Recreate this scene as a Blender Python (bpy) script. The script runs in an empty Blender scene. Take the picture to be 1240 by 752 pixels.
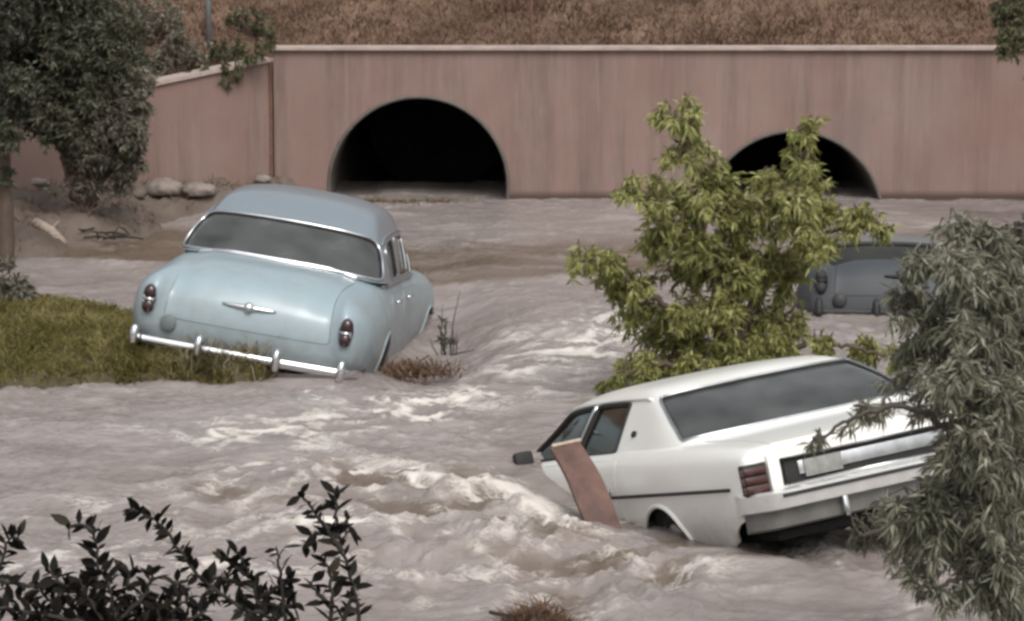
import bpy, math, random
import numpy as np
from mathutils import Vector, Matrix, Euler
from mathutils.geometry import delaunay_2d_cdt

random.seed(7)
rng = np.random.default_rng(7)
SC = bpy.context.scene
COL = SC.collection

# ------------------------------------------------------------------ camera
F_PX, CX, CY, CAM_H = 3500.0, 620.0, 376.0, 3.8
PITCH = math.atan((CY + 150.0) / F_PX)
cam = bpy.data.cameras.new('camera')
cam.sensor_width = 36.0
cam.lens = 36.0 * F_PX / 1240.0
cam.clip_start, cam.clip_end = 0.1, 3000.0
co = bpy.data.objects.new('camera', cam)
COL.objects.link(co)
co.location = (0, 0, CAM_H)
co.rotation_euler = (math.pi / 2 - PITCH, 0, 0)
SC.camera = co

# ------------------------------------------------------------------ sky, sun, exposure
SUN_EL, SUN_AZ = math.radians(52), math.radians(165)      # azimuth from +Y, clockwise: behind the camera, a little right
w = bpy.data.worlds.new('World')
SC.world = w
w.use_nodes = True
nt = w.node_tree
bg = nt.nodes['Background']
sky = nt.nodes.new('ShaderNodeTexSky')
sky.sky_type = 'NISHITA'
sky.sun_disc = False
sky.sun_elevation = SUN_EL
sky.sun_rotation = SUN_AZ
sky.air_density, sky.dust_density, sky.ozone_density = 1.4, 5.0, 1.0
hs = nt.nodes.new('ShaderNodeHueSaturation')
hs.inputs['Saturation'].default_value = 0.22              # overcast: the sky is nearly white
nt.links.new(sky.outputs[0], hs.inputs['Color'])
nt.links.new(hs.outputs[0], bg.inputs[0])
bg.inputs[1].default_value = 0.12
sl = bpy.data.lights.new('sun', 'SUN')
sl.energy = 1.1
sl.angle = math.radians(28)
sl.color = (1.0, 0.95, 0.9)
so = bpy.data.objects.new('sun', sl)
COL.objects.link(so)
sd = Vector((math.sin(SUN_AZ) * math.cos(SUN_EL), math.cos(SUN_AZ) * math.cos(SUN_EL), math.sin(SUN_EL)))
so.rotation_euler = sd.to_track_quat('Z', 'Y').to_euler()
SC.view_settings.view_transform = 'Standard'
SC.view_settings.look = 'None'
SC.view_settings.exposure = 0.40
SC.render.engine = 'CYCLES'
SC.cycles.filter_width = 3.0                                # a soft video lens
SC.cycles.max_bounces = 6
SC.cycles.transparent_max_bounces = 12


# ------------------------------------------------------------------ pixel -> world
def ray(px, py):
    c, s = math.cos(PITCH), math.sin(PITCH)
    x, v = (px - CX) / F_PX, (py - CY) / F_PX
    return Vector((x, c - v * s, -s - v * c))


def at(px, py, z=0.0):
    r = ray(px, py)
    t = (z - CAM_H) / r.z
    return Vector((r.x * t, r.y * t, z))


def atY(px, py, Y):
    r = ray(px, py)
    t = Y / r.y
    return Vector((r.x * t, Y, CAM_H + r.z * t))


# ------------------------------------------------------------------ noise
_perm = rng.permutation(256)
_perm = np.concatenate([_perm, _perm, _perm])
_ang = rng.random(256) * 2 * math.pi


def noise2(x, y, seed=0):
    x = np.asarray(x, float) + seed * 17.31
    y = np.asarray(y, float) + seed * 9.77
    xi, yi = np.floor(x).astype(int), np.floor(y).astype(int)
    xf, yf = x - xi, y - yi
    xi &= 255
    yi &= 255

    def g(ix, iy, dx, dy):
        a = _ang[_perm[_perm[ix & 255] + (iy & 255)]]
        return np.cos(a) * dx + np.sin(a) * dy
    u = xf * xf * xf * (xf * (xf * 6 - 15) + 10)
    v = yf * yf * yf * (yf * (yf * 6 - 15) + 10)
    n00, n10 = g(xi, yi, xf, yf), g(xi + 1, yi, xf - 1, yf)
    n01, n11 = g(xi, yi + 1, xf, yf - 1), g(xi + 1, yi + 1, xf - 1, yf - 1)
    return ((n00 * (1 - u) + n10 * u) * (1 - v) + (n01 * (1 - u) + n11 * u) * v) * 1.5


def fbm(x, y, o=4, seed=0, gain=.5):
    s, a = 0, 1.0
    for k in range(o):
        s = s + a * noise2(x * 2 ** k, y * 2 ** k, seed + k)
        a *= gain
    return s


def sstep(a, b, x):
    t = np.clip((x - a) / (b - a), 0, 1)
    return t * t * (3 - 2 * t)


# ------------------------------------------------------------------ materials
def mat(name, col, rough=.6, metal=0.0, var=.15, scale=6.0, bump=0.0, bscale=40.0, coat=0.0, alt=None, stretch=(1, 1, 1), spec=.5):
    m = bpy.data.materials.new(name)
    m.use_nodes = True
    t = m.node_tree
    b = t.nodes['Principled BSDF']
    b.inputs['Roughness'].default_value = rough
    b.inputs['Metallic'].default_value = metal
    b.inputs['Specular IOR Level'].default_value = spec
    if coat:
        b.inputs['Coat Weight'].default_value = coat
        b.inputs['Coat Roughness'].default_value = .12
    tc = t.nodes.new('ShaderNodeTexCoord')
    mp = t.nodes.new('ShaderNodeMapping')
    mp.inputs['Scale'].default_value = stretch
    t.links.new(tc.outputs['Object'], mp.inputs[0])
    n = t.nodes.new('ShaderNodeTexNoise')
    n.inputs['Scale'].default_value = scale
    n.inputs['Detail'].default_value = 6
    n.inputs['Roughness'].default_value = .65
    t.links.new(mp.outputs[0], n.inputs['Vector'])
    r = t.nodes.new('ShaderNodeValToRGB')
    r.color_ramp.elements[0].position, r.color_ramp.elements[1].position = .32, .7
    c0 = tuple(c * (1 - var) for c in col)
    c1 = alt if alt else tuple(min(1, c * (1 + var)) for c in col)
    r.color_ramp.elements[0].color = (*c0, 1)
    r.color_ramp.elements[1].color = (*c1, 1)
    t.links.new(n.outputs[0], r.inputs[0])
    t.links.new(r.outputs[0], b.inputs['Base Color'])
    if bump:
        n2 = t.nodes.new('ShaderNodeTexNoise')
        n2.inputs['Scale'].default_value = bscale
        n2.inputs['Detail'].default_value = 5
        t.links.new(mp.outputs[0], n2.inputs['Vector'])
        bp = t.nodes.new('ShaderNodeBump')
        bp.inputs['Strength'].default_value = bump
        bp.inputs['Distance'].default_value = .02
        t.links.new(n2.outputs[0], bp.inputs['Height'])
        t.links.new(bp.outputs[0], b.inputs['Normal'])
    return m


def leaf_mat(name, a, b_, c, rough=.55, trans=.35):
    """Leaf colour picked per leaf by the 'tone' attribute."""
    m = bpy.data.materials.new(name)
    m.use_nodes = True
    t = m.node_tree
    b = t.nodes['Principled BSDF']
    b.inputs['Roughness'].default_value = rough
    b.inputs['Specular IOR Level'].default_value = .5 if rough < .7 else .12
    at_ = t.nodes.new('ShaderNodeAttribute')
    at_.attribute_name = 'tone'
    r = t.nodes.new('ShaderNodeValToRGB')
    e = r.color_ramp.elements
    e[0].position, e[0].color = 0.0, (*a, 1)
    e[1].position, e[1].color = 1.0, (*c, 1)
    k = e.new(.5)
    k.color = (*b_, 1)
    t.links.new(at_.outputs['Fac'], r.inputs[0])
    t.links.new(r.outputs[0], b.inputs['Base Color'])
    tr = t.nodes.new('ShaderNodeBsdfTranslucent')
    t.links.new(r.outputs[0], tr.inputs[0])
    mx = t.nodes.new('ShaderNodeMixShader')
    mx.inputs[0].default_value = trans
    t.links.new(b.outputs[0], mx.inputs[1])
    t.links.new(tr.outputs[0], mx.inputs[2])
    t.links.new(mx.outputs[0], t.nodes['Material Output'].inputs[0])
    return m


def paint_mat(name, col, rough=.35, dirt=(.20, .165, .135), mud_top=.75, mud_low=.35, coat=.5, dust=.35):
    """Weathered car paint: dust blotches, dried mud splashed up from the sills."""
    m = bpy.data.materials.new(name)
    m.use_nodes = True
    t = m.node_tree
    L = t.links.new
    b = t.nodes['Principled BSDF']
    b.inputs['Coat Weight'].default_value = coat
    b.inputs['Coat Roughness'].default_value = .15
    tc = t.nodes.new('ShaderNodeTexCoord')
    n = t.nodes.new('ShaderNodeTexNoise')
    n.inputs['Scale'].default_value = 2.2
    n.inputs['Detail'].default_value = 8
    n.inputs['Roughness'].default_value = .7
    L(tc.outputs['Object'], n.inputs['Vector'])
    n2 = t.nodes.new('ShaderNodeTexNoise')
    n2.inputs['Scale'].default_value = 14
    n2.inputs['Detail'].default_value = 6
    L(tc.outputs['Object'], n2.inputs['Vector'])
    sx = t.nodes.new('ShaderNodeSeparateXYZ')
    L(tc.outputs['Object'], sx.inputs[0])
    mr = t.nodes.new('ShaderNodeMapRange')
    mr.inputs['From Min'].default_value = mud_top
    mr.inputs['From Max'].default_value = mud_low
    L(sx.outputs[2], mr.inputs[0])
    mm = t.nodes.new('ShaderNodeMath')
    mm.operation = 'MULTIPLY'
    L(mr.outputs[0], mm.inputs[0])
    L(n2.outputs[0], mm.inputs[1])
    dm = t.nodes.new('ShaderNodeMapRange')
    dm.inputs['From Min'].default_value, dm.inputs['From Max'].default_value = .45, .78
    dm.inputs['To Max'].default_value = dust
    L(n.outputs[0], dm.inputs[0])
    ad = t.nodes.new('ShaderNodeMath')
    ad.operation = 'ADD'
    ad.use_clamp = True
    L(mm.outputs[0], ad.inputs[0])
    L(dm.outputs[0], ad.inputs[1])
    mx = t.nodes.new('ShaderNodeMix')
    mx.data_type = 'RGBA'
    mx.inputs[6].default_value = (*col, 1)
    mx.inputs[7].default_value = (*dirt, 1)
    L(ad.outputs[0], mx.inputs[0])
    L(mx.outputs[2], b.inputs['Base Color'])
    ro = t.nodes.new('ShaderNodeMapRange')
    ro.inputs['To Min'].default_value, ro.inputs['To Max'].default_value = rough, .75
    L(ad.outputs[0], ro.inputs[0])
    L(ro.outputs[0], b.inputs['Roughness'])
    return m


def glass_mat(name, tint=.30, dusty=.4, dust=(.16, .165, .16)):
    m = bpy.data.materials.new(name)
    m.use_nodes = True
    t = m.node_tree
    L = t.links.new
    for x in list(t.nodes):
        if x.type == 'BSDF_PRINCIPLED':
            t.nodes.remove(x)
    out = t.nodes['Material Output']
    tr = t.nodes.new('ShaderNodeBsdfTransparent')
    tr.inputs[0].default_value = (tint, tint, tint * .97, 1)
    gl = t.nodes.new('ShaderNodeBsdfGlossy')
    gl.inputs['Roughness'].default_value = .06
    gl.inputs[0].default_value = (.92, .92, .9, 1)
    fr = t.nodes.new('ShaderNodeFresnel')
    fr.inputs[0].default_value = 1.55
    df = t.nodes.new('ShaderNodeBsdfDiffuse')
    df.inputs[0].default_value = (*dust, 1)
    tc = t.nodes.new('ShaderNodeTexCoord')
    n = t.nodes.new('ShaderNodeTexNoise')
    n.inputs['Scale'].default_value = 3.0
    n.inputs['Detail'].default_value = 7
    L(tc.outputs['Object'], n.inputs['Vector'])
    mr = t.nodes.new('ShaderNodeMapRange')
    mr.inputs['From Min'].default_value, mr.inputs['From Max'].default_value = .3, .75
    mr.inputs['To Min'].default_value, mr.inputs['To Max'].default_value = dusty * .5, min(1, dusty * 1.5)
    L(n.outputs[0], mr.inputs[0])
    m1 = t.nodes.new('ShaderNodeMixShader')
    m2 = t.nodes.new('ShaderNodeMixShader')
    L(mr.outputs[0], m1.inputs[0])
    L(tr.outputs[0], m1.inputs[1])
    L(df.outputs[0], m1.inputs[2])
    L(fr.outputs[0], m2.inputs[0])
    L(m1.outputs[0], m2.inputs[1])
    L(gl.outputs[0], m2.inputs[2])
    L(m2.outputs[0], out.inputs[0])
    return m


M = dict(
    chrome=mat('chrome', (.72, .73, .75), .16, 1.0, var=.12, scale=9),
    dull_chrome=mat('dull_chrome', (.55, .56, .57), .3, 1.0, var=.2, scale=9),
    rubber=mat('rubber', (.02, .02, .02), .7),
    dark=mat('dark_void', (.012, .012, .012), .9),
    cloth=mat('seat_cloth', (.10, .10, .095), .9, var=.3, scale=12),
    cap_paint=mat('fuel_cap_paint', (.14, .16, .17), .6),
    tarnished=mat('tarnished_chrome', (.035, .035, .036), .6, .4, var=.3, scale=9),
    red_lens=mat('red_lens', (.030, .010, .010), .2, var=.3, coat=.5),
    red_lens2=mat('red_lens_bright', (.06, .018, .014), .25, var=.4, coat=.5),
    tyre=mat('tyre_rubber', (.022, .021, .02), .8, bump=.3),
    plate=mat('plate_paint', (.25, .25, .235), .5, var=.25, scale=18),
    glass=glass_mat('window_glass', .36, .40, (.17, .18, .178)),
    glass2=glass_mat('window_glass_clear', .22, .3, (.085, .085, .072)),
    concrete=mat('coping_concrete', (.36, .29, .255), .85, var=.2, scale=4, bump=.3),
    rock=mat('pale_rock', (.19, .16, .14), .9, var=.45, scale=5, bump=.6, bscale=14),
    wood=mat('driftwood', (.33, .27, .22), .85, var=.3, scale=9, bump=.5, stretch=(1, 1, 6)),
    bark=mat('bark', (.085, .06, .045), .9, var=.35, scale=14, bump=.6, stretch=(1, 1, .3)),
    redbark=mat('reddish_bark', (.115, .062, .045), .9, var=.35, scale=14, bump=.6, stretch=(1, 1, .3)),
    greybark=mat('grey_bark', (.16, .14, .12), .9, var=.35, scale=14, bump=.6),
    twig=mat('brown_twig_bark', (.07, .06, .048), .9, var=.3, scale=14, bump=.4),
    stem=mat('dark_stem', (.022, .018, .014), .8),
    board=mat('rust_brown_board', (.105, .055, .043), .6, var=.5, scale=3.5, bump=.25, stretch=(1.5, 1.5, .6)),
    board_edge=mat('weathered_board_edge', (.42, .34, .27), .85, var=.3, scale=20),
    pole=mat('galvanised_pole', (.36, .38, .40), .5, .6, var=.2, scale=12),
    rust=mat('rusty_steel', (.14, .07, .05), .85, var=.3, scale=12),
    mud=mat('wet_mud', (.13, .10, .08), .75, var=.3, scale=2.0, bump=.6, bscale=8),
    leaf_mid=leaf_mat('yellow_green_leaf', (.11, .12, .03), (.265, .275, .082), (.46, .45, .21)),
    leaf_right=leaf_mat('grey_green_leaf', (.085, .09, .058), (.205, .208, .145), (.48, .47, .38)),
    leaf_left=leaf_mat('dark_green_leaf', (.026, .030, .017), (.066, .070, .042), (.17, .17, .115)),
    leaf_olive=leaf_mat('silvery_olive_leaf', (.075, .07, .05), (.165, .155, .115), (.30, .28, .215)),
    leaf_shrub=leaf_mat('shrub_leaf', (.05, .055, .025), (.11, .115, .055), (.2, .19, .11)),
    leaf_dark=leaf_mat('blackish_leaf', (.007, .007, .006), (.013, .012, .010), (.032, .028, .018), .75, .1),
    blade=leaf_mat('bank_grass_blade', (.07, .064, .018), (.155, .132, .044), (.27, .235, .11), .7, .2),
    dry=leaf_mat('dry_grass_blade', (.085, .05, .034), (.18, .115, .078), (.32, .225, .155), .8, .2),
    dry_weed=leaf_mat('seeding_grass_blade', (.07, .065, .03), (.17, .145, .08), (.3, .26, .19), .7, .2),
    weed=leaf_mat('weed_leaf', (.03, .035, .018), (.07, .075, .035), (.2, .18, .1), .7, .2),
)
DARK_MAT = M['dark']


# ------------------------------------------------------------------ object helpers
def link(o, parent=None):
    COL.objects.link(o)
    if parent is not None:
        o.parent = parent
    return o


def tag(o, label=None, cat=None, group=None, kind=None):
    if label:
        o['label'] = label
    if cat:
        o['category'] = cat
    if group:
        o['group'] = group
    if kind:
        o['kind'] = kind
    return o


def empty(name, loc=(0, 0, 0), rot=(0, 0, 0), scale=1.0):
    o = bpy.data.objects.new(name, None)
    o.empty_display_size = .2
    o.location = loc
    o.rotation_euler = rot
    o.scale = (scale,) * 3
    return link(o)


def mesh(name, V, Fs, m, parent=None, smooth=True, mi=None, tone=None):
    me = bpy.data.meshes.new(name)
    V = np.asarray(V, float)
    if isinstance(Fs, np.ndarray):
        k = Fs.shape[1]
        me.vertices.add(len(V))
        me.vertices.foreach_set('co', V.ravel())
        me.loops.add(Fs.size)
        me.loops.foreach_set('vertex_index', Fs.ravel().astype(np.int32))
        me.polygons.add(len(Fs))
        me.polygons.foreach_set('loop_start', np.arange(0, Fs.size, k, dtype=np.int32))
        me.update(calc_edges=True)
    else:
        me.from_pydata(V.tolist(), [], Fs)
    for mm in (m if isinstance(m, (list, tuple)) else [m]):
        me.materials.append(mm)
    me.polygons.foreach_set('use_smooth', np.full(len(me.polygons), bool(smooth)))
    if mi is not None:
        me.polygons.foreach_set('material_index', np.asarray(mi, np.int32))
    if tone is not None:
        a = me.attributes.new('tone', 'FLOAT', 'POINT')
        a.data.foreach_set('value', np.asarray(tone, np.float32))
    me.validate()
    return link(bpy.data.objects.new(name, me), parent)


class MB:
    """Collects shapes; build() links them as one mesh object."""
    def __init__(s):
        s.V, s.F = [], []

    def add(s, V, F):
        o = len(s.V)
        s.V += [tuple(v) for v in V]
        s.F += [tuple(i + o for i in f) for f in F]
        return s

    def box(s, c, d, R=None, bev=0.0):
        h = [x / 2 for x in d]
        b = min(bev, *(x * .9 for x in h)) if bev else 0
        if not b:
            V = [Vector((sx * h[0], sy * h[1], sz * h[2])) for sx in (-1, 1) for sy in (-1, 1) for sz in (-1, 1)]
            F = [(0, 1, 3, 2), (4, 6, 7, 5), (0, 4, 5, 1), (2, 3, 7, 6), (0, 2, 6, 4), (1, 5, 7, 3)]
        else:
            import bmesh
            bm = bmesh.new()
            bmesh.ops.create_cube(bm, size=1)
            for v in bm.verts:
                v.co = Vector((v.co.x * d[0], v.co.y * d[1], v.co.z * d[2]))
            bmesh.ops.bevel(bm, geom=bm.edges[:], offset=b, segments=2, affect='EDGES', profile=.6)
            bm.verts.index_update()
            V = [v.co.copy() for v in bm.verts]
            F = [tuple(v.index for v in f.verts) for f in bm.faces]
            bm.free()
        if R is not None:
            V = [R @ v for v in V]
        return s.add([v + Vector(c) for v in V], F)

    def tube(s, pts, r, n=8, closed=False, cap=True):
        P = [Vector(p) for p in pts]
        m = len(P)
        rr = r if hasattr(r, '__len__') else [r] * m
        up = None
        rings = []
        for i in range(m):
            a = P[(i - 1) % m] if (closed or i > 0) else P[0]
            b = P[(i + 1) % m] if (closed or i < m - 1) else P[-1]
            t = (b - a)
            t = t.normalized() if t.length > 1e-9 else Vector((0, 0, 1))
            if up is None:
                up = Vector((0, 0, 1)) if abs(t.z) < .9 else Vector((1, 0, 0))
            e1 = up - t * up.dot(t)
            e1 = e1.normalized() if e1.length > 1e-6 else t.orthogonal().normalized()
            up = e1
            e2 = t.cross(e1)
            rings.append([P[i] + (e1 * math.cos(2 * math.pi * k / n) + e2 * math.sin(2 * math.pi * k / n)) * rr[i] for k in range(n)])
        V = [v for R_ in rings for v in R_]
        F = []
        for i in range(m if closed else m - 1):
            j = (i + 1) % m
            for k in range(n):
                F.append((i * n + k, i * n + (k + 1) % n, j * n + (k + 1) % n, j * n + k))
        if cap and not closed:
            F.append(tuple(range(n))[::-1])
            F.append(tuple((m - 1) * n + k for k in range(n)))
        return s.add(V, F)

    def lathe(s, prof, n=24, axis=None, c=(0, 0, 0), sx=1.0, sz=1.0):
        """prof: (radius, height along axis). Axis default -y."""
        ax = Vector(axis or (0, -1, 0)).normalized()
        e1 = Vector((1, 0, 0)) if abs(ax.x) < .9 else Vector((0, 1, 0))
        e1 = (e1 - ax * e1.dot(ax)).normalized()
        e2 = ax.cross(e1)
        V = [Vector(c) + ax * h + e1 * (math.cos(2 * math.pi * k / n) * r * sx) + e2 * (math.sin(2 * math.pi * k / n) * r * sz) for r, h in prof for k in range(n)]
        F = []
        for i in range(len(prof) - 1):
            for k in range(n):
                F.append((i * n + k, i * n + (k + 1) % n, (i + 1) * n + (k + 1) % n, (i + 1) * n + k))
        F.append(tuple(range(n))[::-1])
        F.append(tuple((len(prof) - 1) * n + k for k in range(n)))
        return s.add(V, F)

    def loft(s, rings, closed=False, cap=False):
        n = len(rings[0])
        V = [v for r in rings for v in r]
        F = []
        for i in range(len(rings) - 1):
            for k in range(n if closed else n - 1):
                F.append((i * n + k, i * n + (k + 1) % n, (i + 1) * n + (k + 1) % n, (i + 1) * n + k))
        if cap:
            F.append(tuple(range(n))[::-1])
            F.append(tuple((len(rings) - 1) * n + k for k in range(n)))
        return s.add(V, F)

    def build(s, name, m, parent=None, smooth=True, sharp=None):
        o = mesh(name, s.V, s.F, m, parent, smooth)
        if smooth and sharp:
            o.data.set_sharp_from_angle(angle=math.radians(sharp))
        return o


# ------------------------------------------------------------------ control-net surfaces for car bodies
class Surf:
    def __init__(s, half):
        H = np.array(half, float)
        R, C = H.shape[:2]
        full = np.zeros((R, 2 * C - 1, 3))
        full[:, C - 1:] = H
        full[:, :C - 1] = H[:, :0:-1] * np.array([-1, 1, 1])
        s.N, s.R, s.C = full, R, C
        P = np.zeros((R + 2, 2 * C + 1, 3))
        P[1:-1, 1:-1] = full
        P[0, 1:-1] = 2 * full[0] - full[1]
        P[-1, 1:-1] = 2 * full[-1] - full[-2]
        P[:, 0] = 2 * P[:, 1] - P[:, 2]
        P[:, -1] = 2 * P[:, -2] - P[:, -3]
        s.P = P

    def ev(s, u, v):
        u = np.clip(np.asarray(u, float), 0, s.R - 1)
        v = np.clip(np.asarray(v, float) + s.C - 1, 0, 2 * s.C - 2)
        i = np.minimum(u.astype(int), s.R - 2)
        j = np.minimum(v.astype(int), 2 * s.C - 3)

        def wts(t):
            T = .42
            return [-T * t + 2 * T * t ** 2 - T * t ** 3, 1 + (T - 3) * t ** 2 + (2 - T) * t ** 3,
                    T * t + (3 - 2 * T) * t ** 2 + (T - 2) * t ** 3, -T * t ** 2 + T * t ** 3]
        wu, wv = wts(u - i), wts(v - j)
        out = 0
        for a in range(4):
            for b in range(4):
                out = out + (wu[a] * wv[b])[..., None] * s.P[i + a, j + b]
        return out

    def nrm(s, u, v):
        u, v = np.asarray(u, float), np.asarray(v, float)
        e = .02
        du = s.ev(u + e, v) - s.ev(u - e, v)
        dv = s.ev(u, v + e) - s.ev(u, v - e)
        n = np.cross(dv, du)
        n /= np.linalg.norm(n, axis=-1, keepdims=True) + 1e-9
        p = s.ev(u, v)
        c = s.N.reshape(-1, 3).mean(0)
        c[0] = 0
        c = np.stack([0 * p[..., 0], np.clip(p[..., 1], 1.2, 3.8), 0 * p[..., 0] + s.N[..., 2].mean() - .1], -1)
        sg = np.sign((n * (p - c)).sum(-1, keepdims=True))
        return n * np.where(sg == 0, 1, sg)

    def loc(s, pts, axes, ur, vr):
        """(u, v) of points given by two of their coordinates."""
        U, W = np.meshgrid(np.linspace(*ur, 160), np.linspace(*vr, 160), indexing='ij')
        G = s.ev(U.ravel(), W.ravel())[:, axes]
        out = []
        for p in pts:
            k = ((G - np.array(p)) ** 2).sum(1).argmin()
            u, v = U.ravel()[k], W.ravel()[k]
            for _ in range(4):
                e = 1e-3
                f0 = s.ev(u, v)[list(axes)]
                J = np.stack([(s.ev(u + e, v)[list(axes)] - f0) / e, (s.ev(u, v + e)[list(axes)] - f0) / e], 1)
                try:
                    d = np.linalg.solve(J, np.array(p) - f0)
                except np.linalg.LinAlgError:
                    break
                if np.abs(d).max() > .3:
                    break
                u, v = np.clip(u + d[0], *ur), np.clip(v + d[1], *vr)
            out.append((float(u), float(v)))
        return out


def rounded(poly, r, n=5):
    """Fillet a closed 2D polygon; r may be a list."""
    out = []
    m = len(poly)
    for i in range(m):
        p, a, b = np.array(poly[i], float), np.array(poly[i - 1], float), np.array(poly[(i + 1) % m], float)
        ri = r[i] if hasattr(r, '__len__') else r
        da, db = a - p, b - p
        la, lb = np.linalg.norm(da), np.linalg.norm(db)
        ri = min(ri, la * .48, lb * .48)
        if ri < 1e-6:
            out.append(tuple(p))
            continue
        q0, q1 = p + da / la * ri, p + db / lb * ri
        for k in range(n + 1):
            t = k / n
            out.append(tuple((1 - t) ** 2 * q0 + 2 * t * (1 - t) * p + t * t * q1))
    return out


def densify(poly, d):
    out = []
    m = len(poly)
    for i in range(m):
        a, b = np.array(poly[i], float), np.array(poly[(i + 1) % m], float)
        k = max(1, int(math.ceil(np.linalg.norm(b - a) / d)))
        for j in range(k):
            out.append(tuple(a + (b - a) * j / k))
    return out


def inside(P, poly):
    P = np.asarray(P, float)
    poly = np.asarray(poly, float)
    x, y = P[:, 0], P[:, 1]
    c = np.zeros(len(P), bool)
    j = len(poly) - 1
    for i in range(len(poly)):
        xi, yi = poly[i]
        xj, yj = poly[j]
        if yi != yj:
            cond = ((yi > y) != (yj > y)) & (x < (xj - xi) * (y - yi) / (yj - yi) + xi)
            c ^= cond
        j = i
    return c


def shrink(poly, d):
    P = np.array(poly, float)
    area = .5 * np.sum(P[:, 0] * np.roll(P[:, 1], -1) - np.roll(P[:, 0], -1) * P[:, 1])
    T = np.roll(P, -1, 0) - np.roll(P, 1, 0)
    T /= np.linalg.norm(T, axis=1, keepdims=True) + 1e-9
    Nn = np.stack([-T[:, 1], T[:, 0]], 1) * (1 if area > 0 else -1)
    return [tuple(p) for p in P + Nn * d]


def panel(name, S, outer, holes, m, parent, step=.22, off=0.0, thick=.014, dens=.18):
    outer = densify(outer, dens)
    holes = [densify(h, dens) for h in holes]
    V, E = [], []
    for lp in [outer] + holes:
        o = len(V)
        V += [Vector(p) for p in lp]
        E += [(o + i, o + (i + 1) % len(lp)) for i in range(len(lp))]
    A = np.array(outer)
    gu = np.arange(A[:, 0].min() + step * .5, A[:, 0].max(), step)
    gv = np.arange(A[:, 1].min() + step * .5, A[:, 1].max(), step)
    G = np.array([(a, b) for a in gu for b in gv])
    if len(G):
        B = np.array([tuple(v) for v in V])
        ok = inside(G, outer)
        for h in holes:
            ok &= ~inside(G, h)
        dmin = np.array([np.min(((B - g) ** 2).sum(1)) for g in G])
        ok &= dmin > (step * .3) ** 2
        V += [Vector(g) for g in G[ok]]
    r = delaunay_2d_cdt(V, E, [], 0, 1e-5)
    W = np.array([tuple(v) for v in r[0]])
    T = np.array([f for f in r[2] if len(f) == 3])
    cen = W[T].mean(1)
    ok = inside(cen, outer)
    for h in holes:
        ok &= ~inside(cen, h)
    T = T[ok]
    P = S.ev(W[:, 0], W[:, 1])
    Nn = S.nrm(W[:, 0], W[:, 1])
    if off:
        P = P + Nn * off
    fn = np.cross(P[T[:, 1]] - P[T[:, 0]], P[T[:, 2]] - P[T[:, 0]])
    flip = (fn * Nn[T].mean(1)).sum(1) < 0
    T[flip] = T[flip][:, ::-1]
    used = np.unique(T)
    mp = -np.ones(len(P), int)
    mp[used] = np.arange(len(used))
    o = mesh(name, P[used], mp[T], m, parent)
    if thick:
        md = o.modifiers.new('thickness', 'SOLIDIFY')
        md.thickness = thick
        md.offset = -1
        es = o.modifiers.new('crisp_edges', 'EDGE_SPLIT')
        es.split_angle = math.radians(48)
    return o


def on(S, uv, off=0.0):
    uv = np.array(uv, float)
    P = S.ev(uv[:, 0], uv[:, 1])
    if off:
        P = P + S.nrm(uv[:, 0], uv[:, 1]) * off
    return [Vector(p) for p in P]


def mir(poly):
    return [(u, -v) for u, v in poly]


def window(S, loop, parent, gm, trim=None, name='window', tr=.011, seal=True):
    """Glass panel set into an opening, with a rubber seal and perhaps a bright trim."""
    g = panel(name, S, shrink(loop, .01), [], gm, parent, off=-.012, thick=.005)
    lp = densify(loop, .12)
    if seal:
        MB().tube(on(S, shrink(lp, .03), -.004), .011, 6, closed=True).build('window_seal', M['rubber'], g)
    if trim:
        MB().tube(on(S, lp, .004), tr, 6, closed=True).build('window_trim', trim, g)
    return g


def wheel(parent, c, r=.35, w_=.19, side=1, cap='chrome'):
    wv = MB().lathe([(r * .62, -w_ * .42), (r * .93, -w_ / 2), (r, -w_ * .3), (r * 1.005, 0), (r, w_ * .3), (r * .93, w_ / 2), (r * .62, w_ * .42)], 28, (side, 0, 0), c).build('wheel', M['tyre'], parent, sharp=40)
    MB().lathe([(r * .63, -w_ * .3), (r * .64, w_ * .38), (r * .58, w_ * .44), (r * .56, w_ * .30), (r * .40, w_ * .34)], 24, (side, 0, 0), c).build('rim', M['dull_chrome'], wv, sharp=40)
    MB().lathe([(r * .42, w_ * .32), (r * .38, w_ * .46), (r * .2, w_ * .54), (.004, w_ * .56)], 24, (side, 0, 0), c).build('hub_cap', M[cap], wv, sharp=40)
    return wv


def seats(root, y_front, y_rear, zf, ztop, half):
    for y0 in (y_front, y_rear):
        mb = MB().box((0, y0 + .28, zf + .1), (half * 2, .52, .2), bev=.06)
        Rm = Matrix.Rotation(.18, 3, 'X')
        mb.box((0, y0 - .02, (zf + ztop) / 2 + .08), (half * 2, .16, ztop - zf), Rm, bev=.06)
        mb.build('seat', M['cloth'], root, sharp=50)


def arch_loop(S, yc, zc, r, sill_z, umax, vmax, n=18):
    a0 = math.asin(max(-1, min(1, (sill_z - zc) / r)))
    pts = [(yc + r * math.cos(a), zc + r * math.sin(a)) for a in np.linspace(math.pi - a0, a0, n)]
    uv = S.loc(pts, [1, 2], (1.5, umax), (2.6, vmax))
    arc = list(uv)
    return arc, arc + [(uv[-1][0], vmax + .3), (uv[0][0], vmax + .3)]


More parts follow.
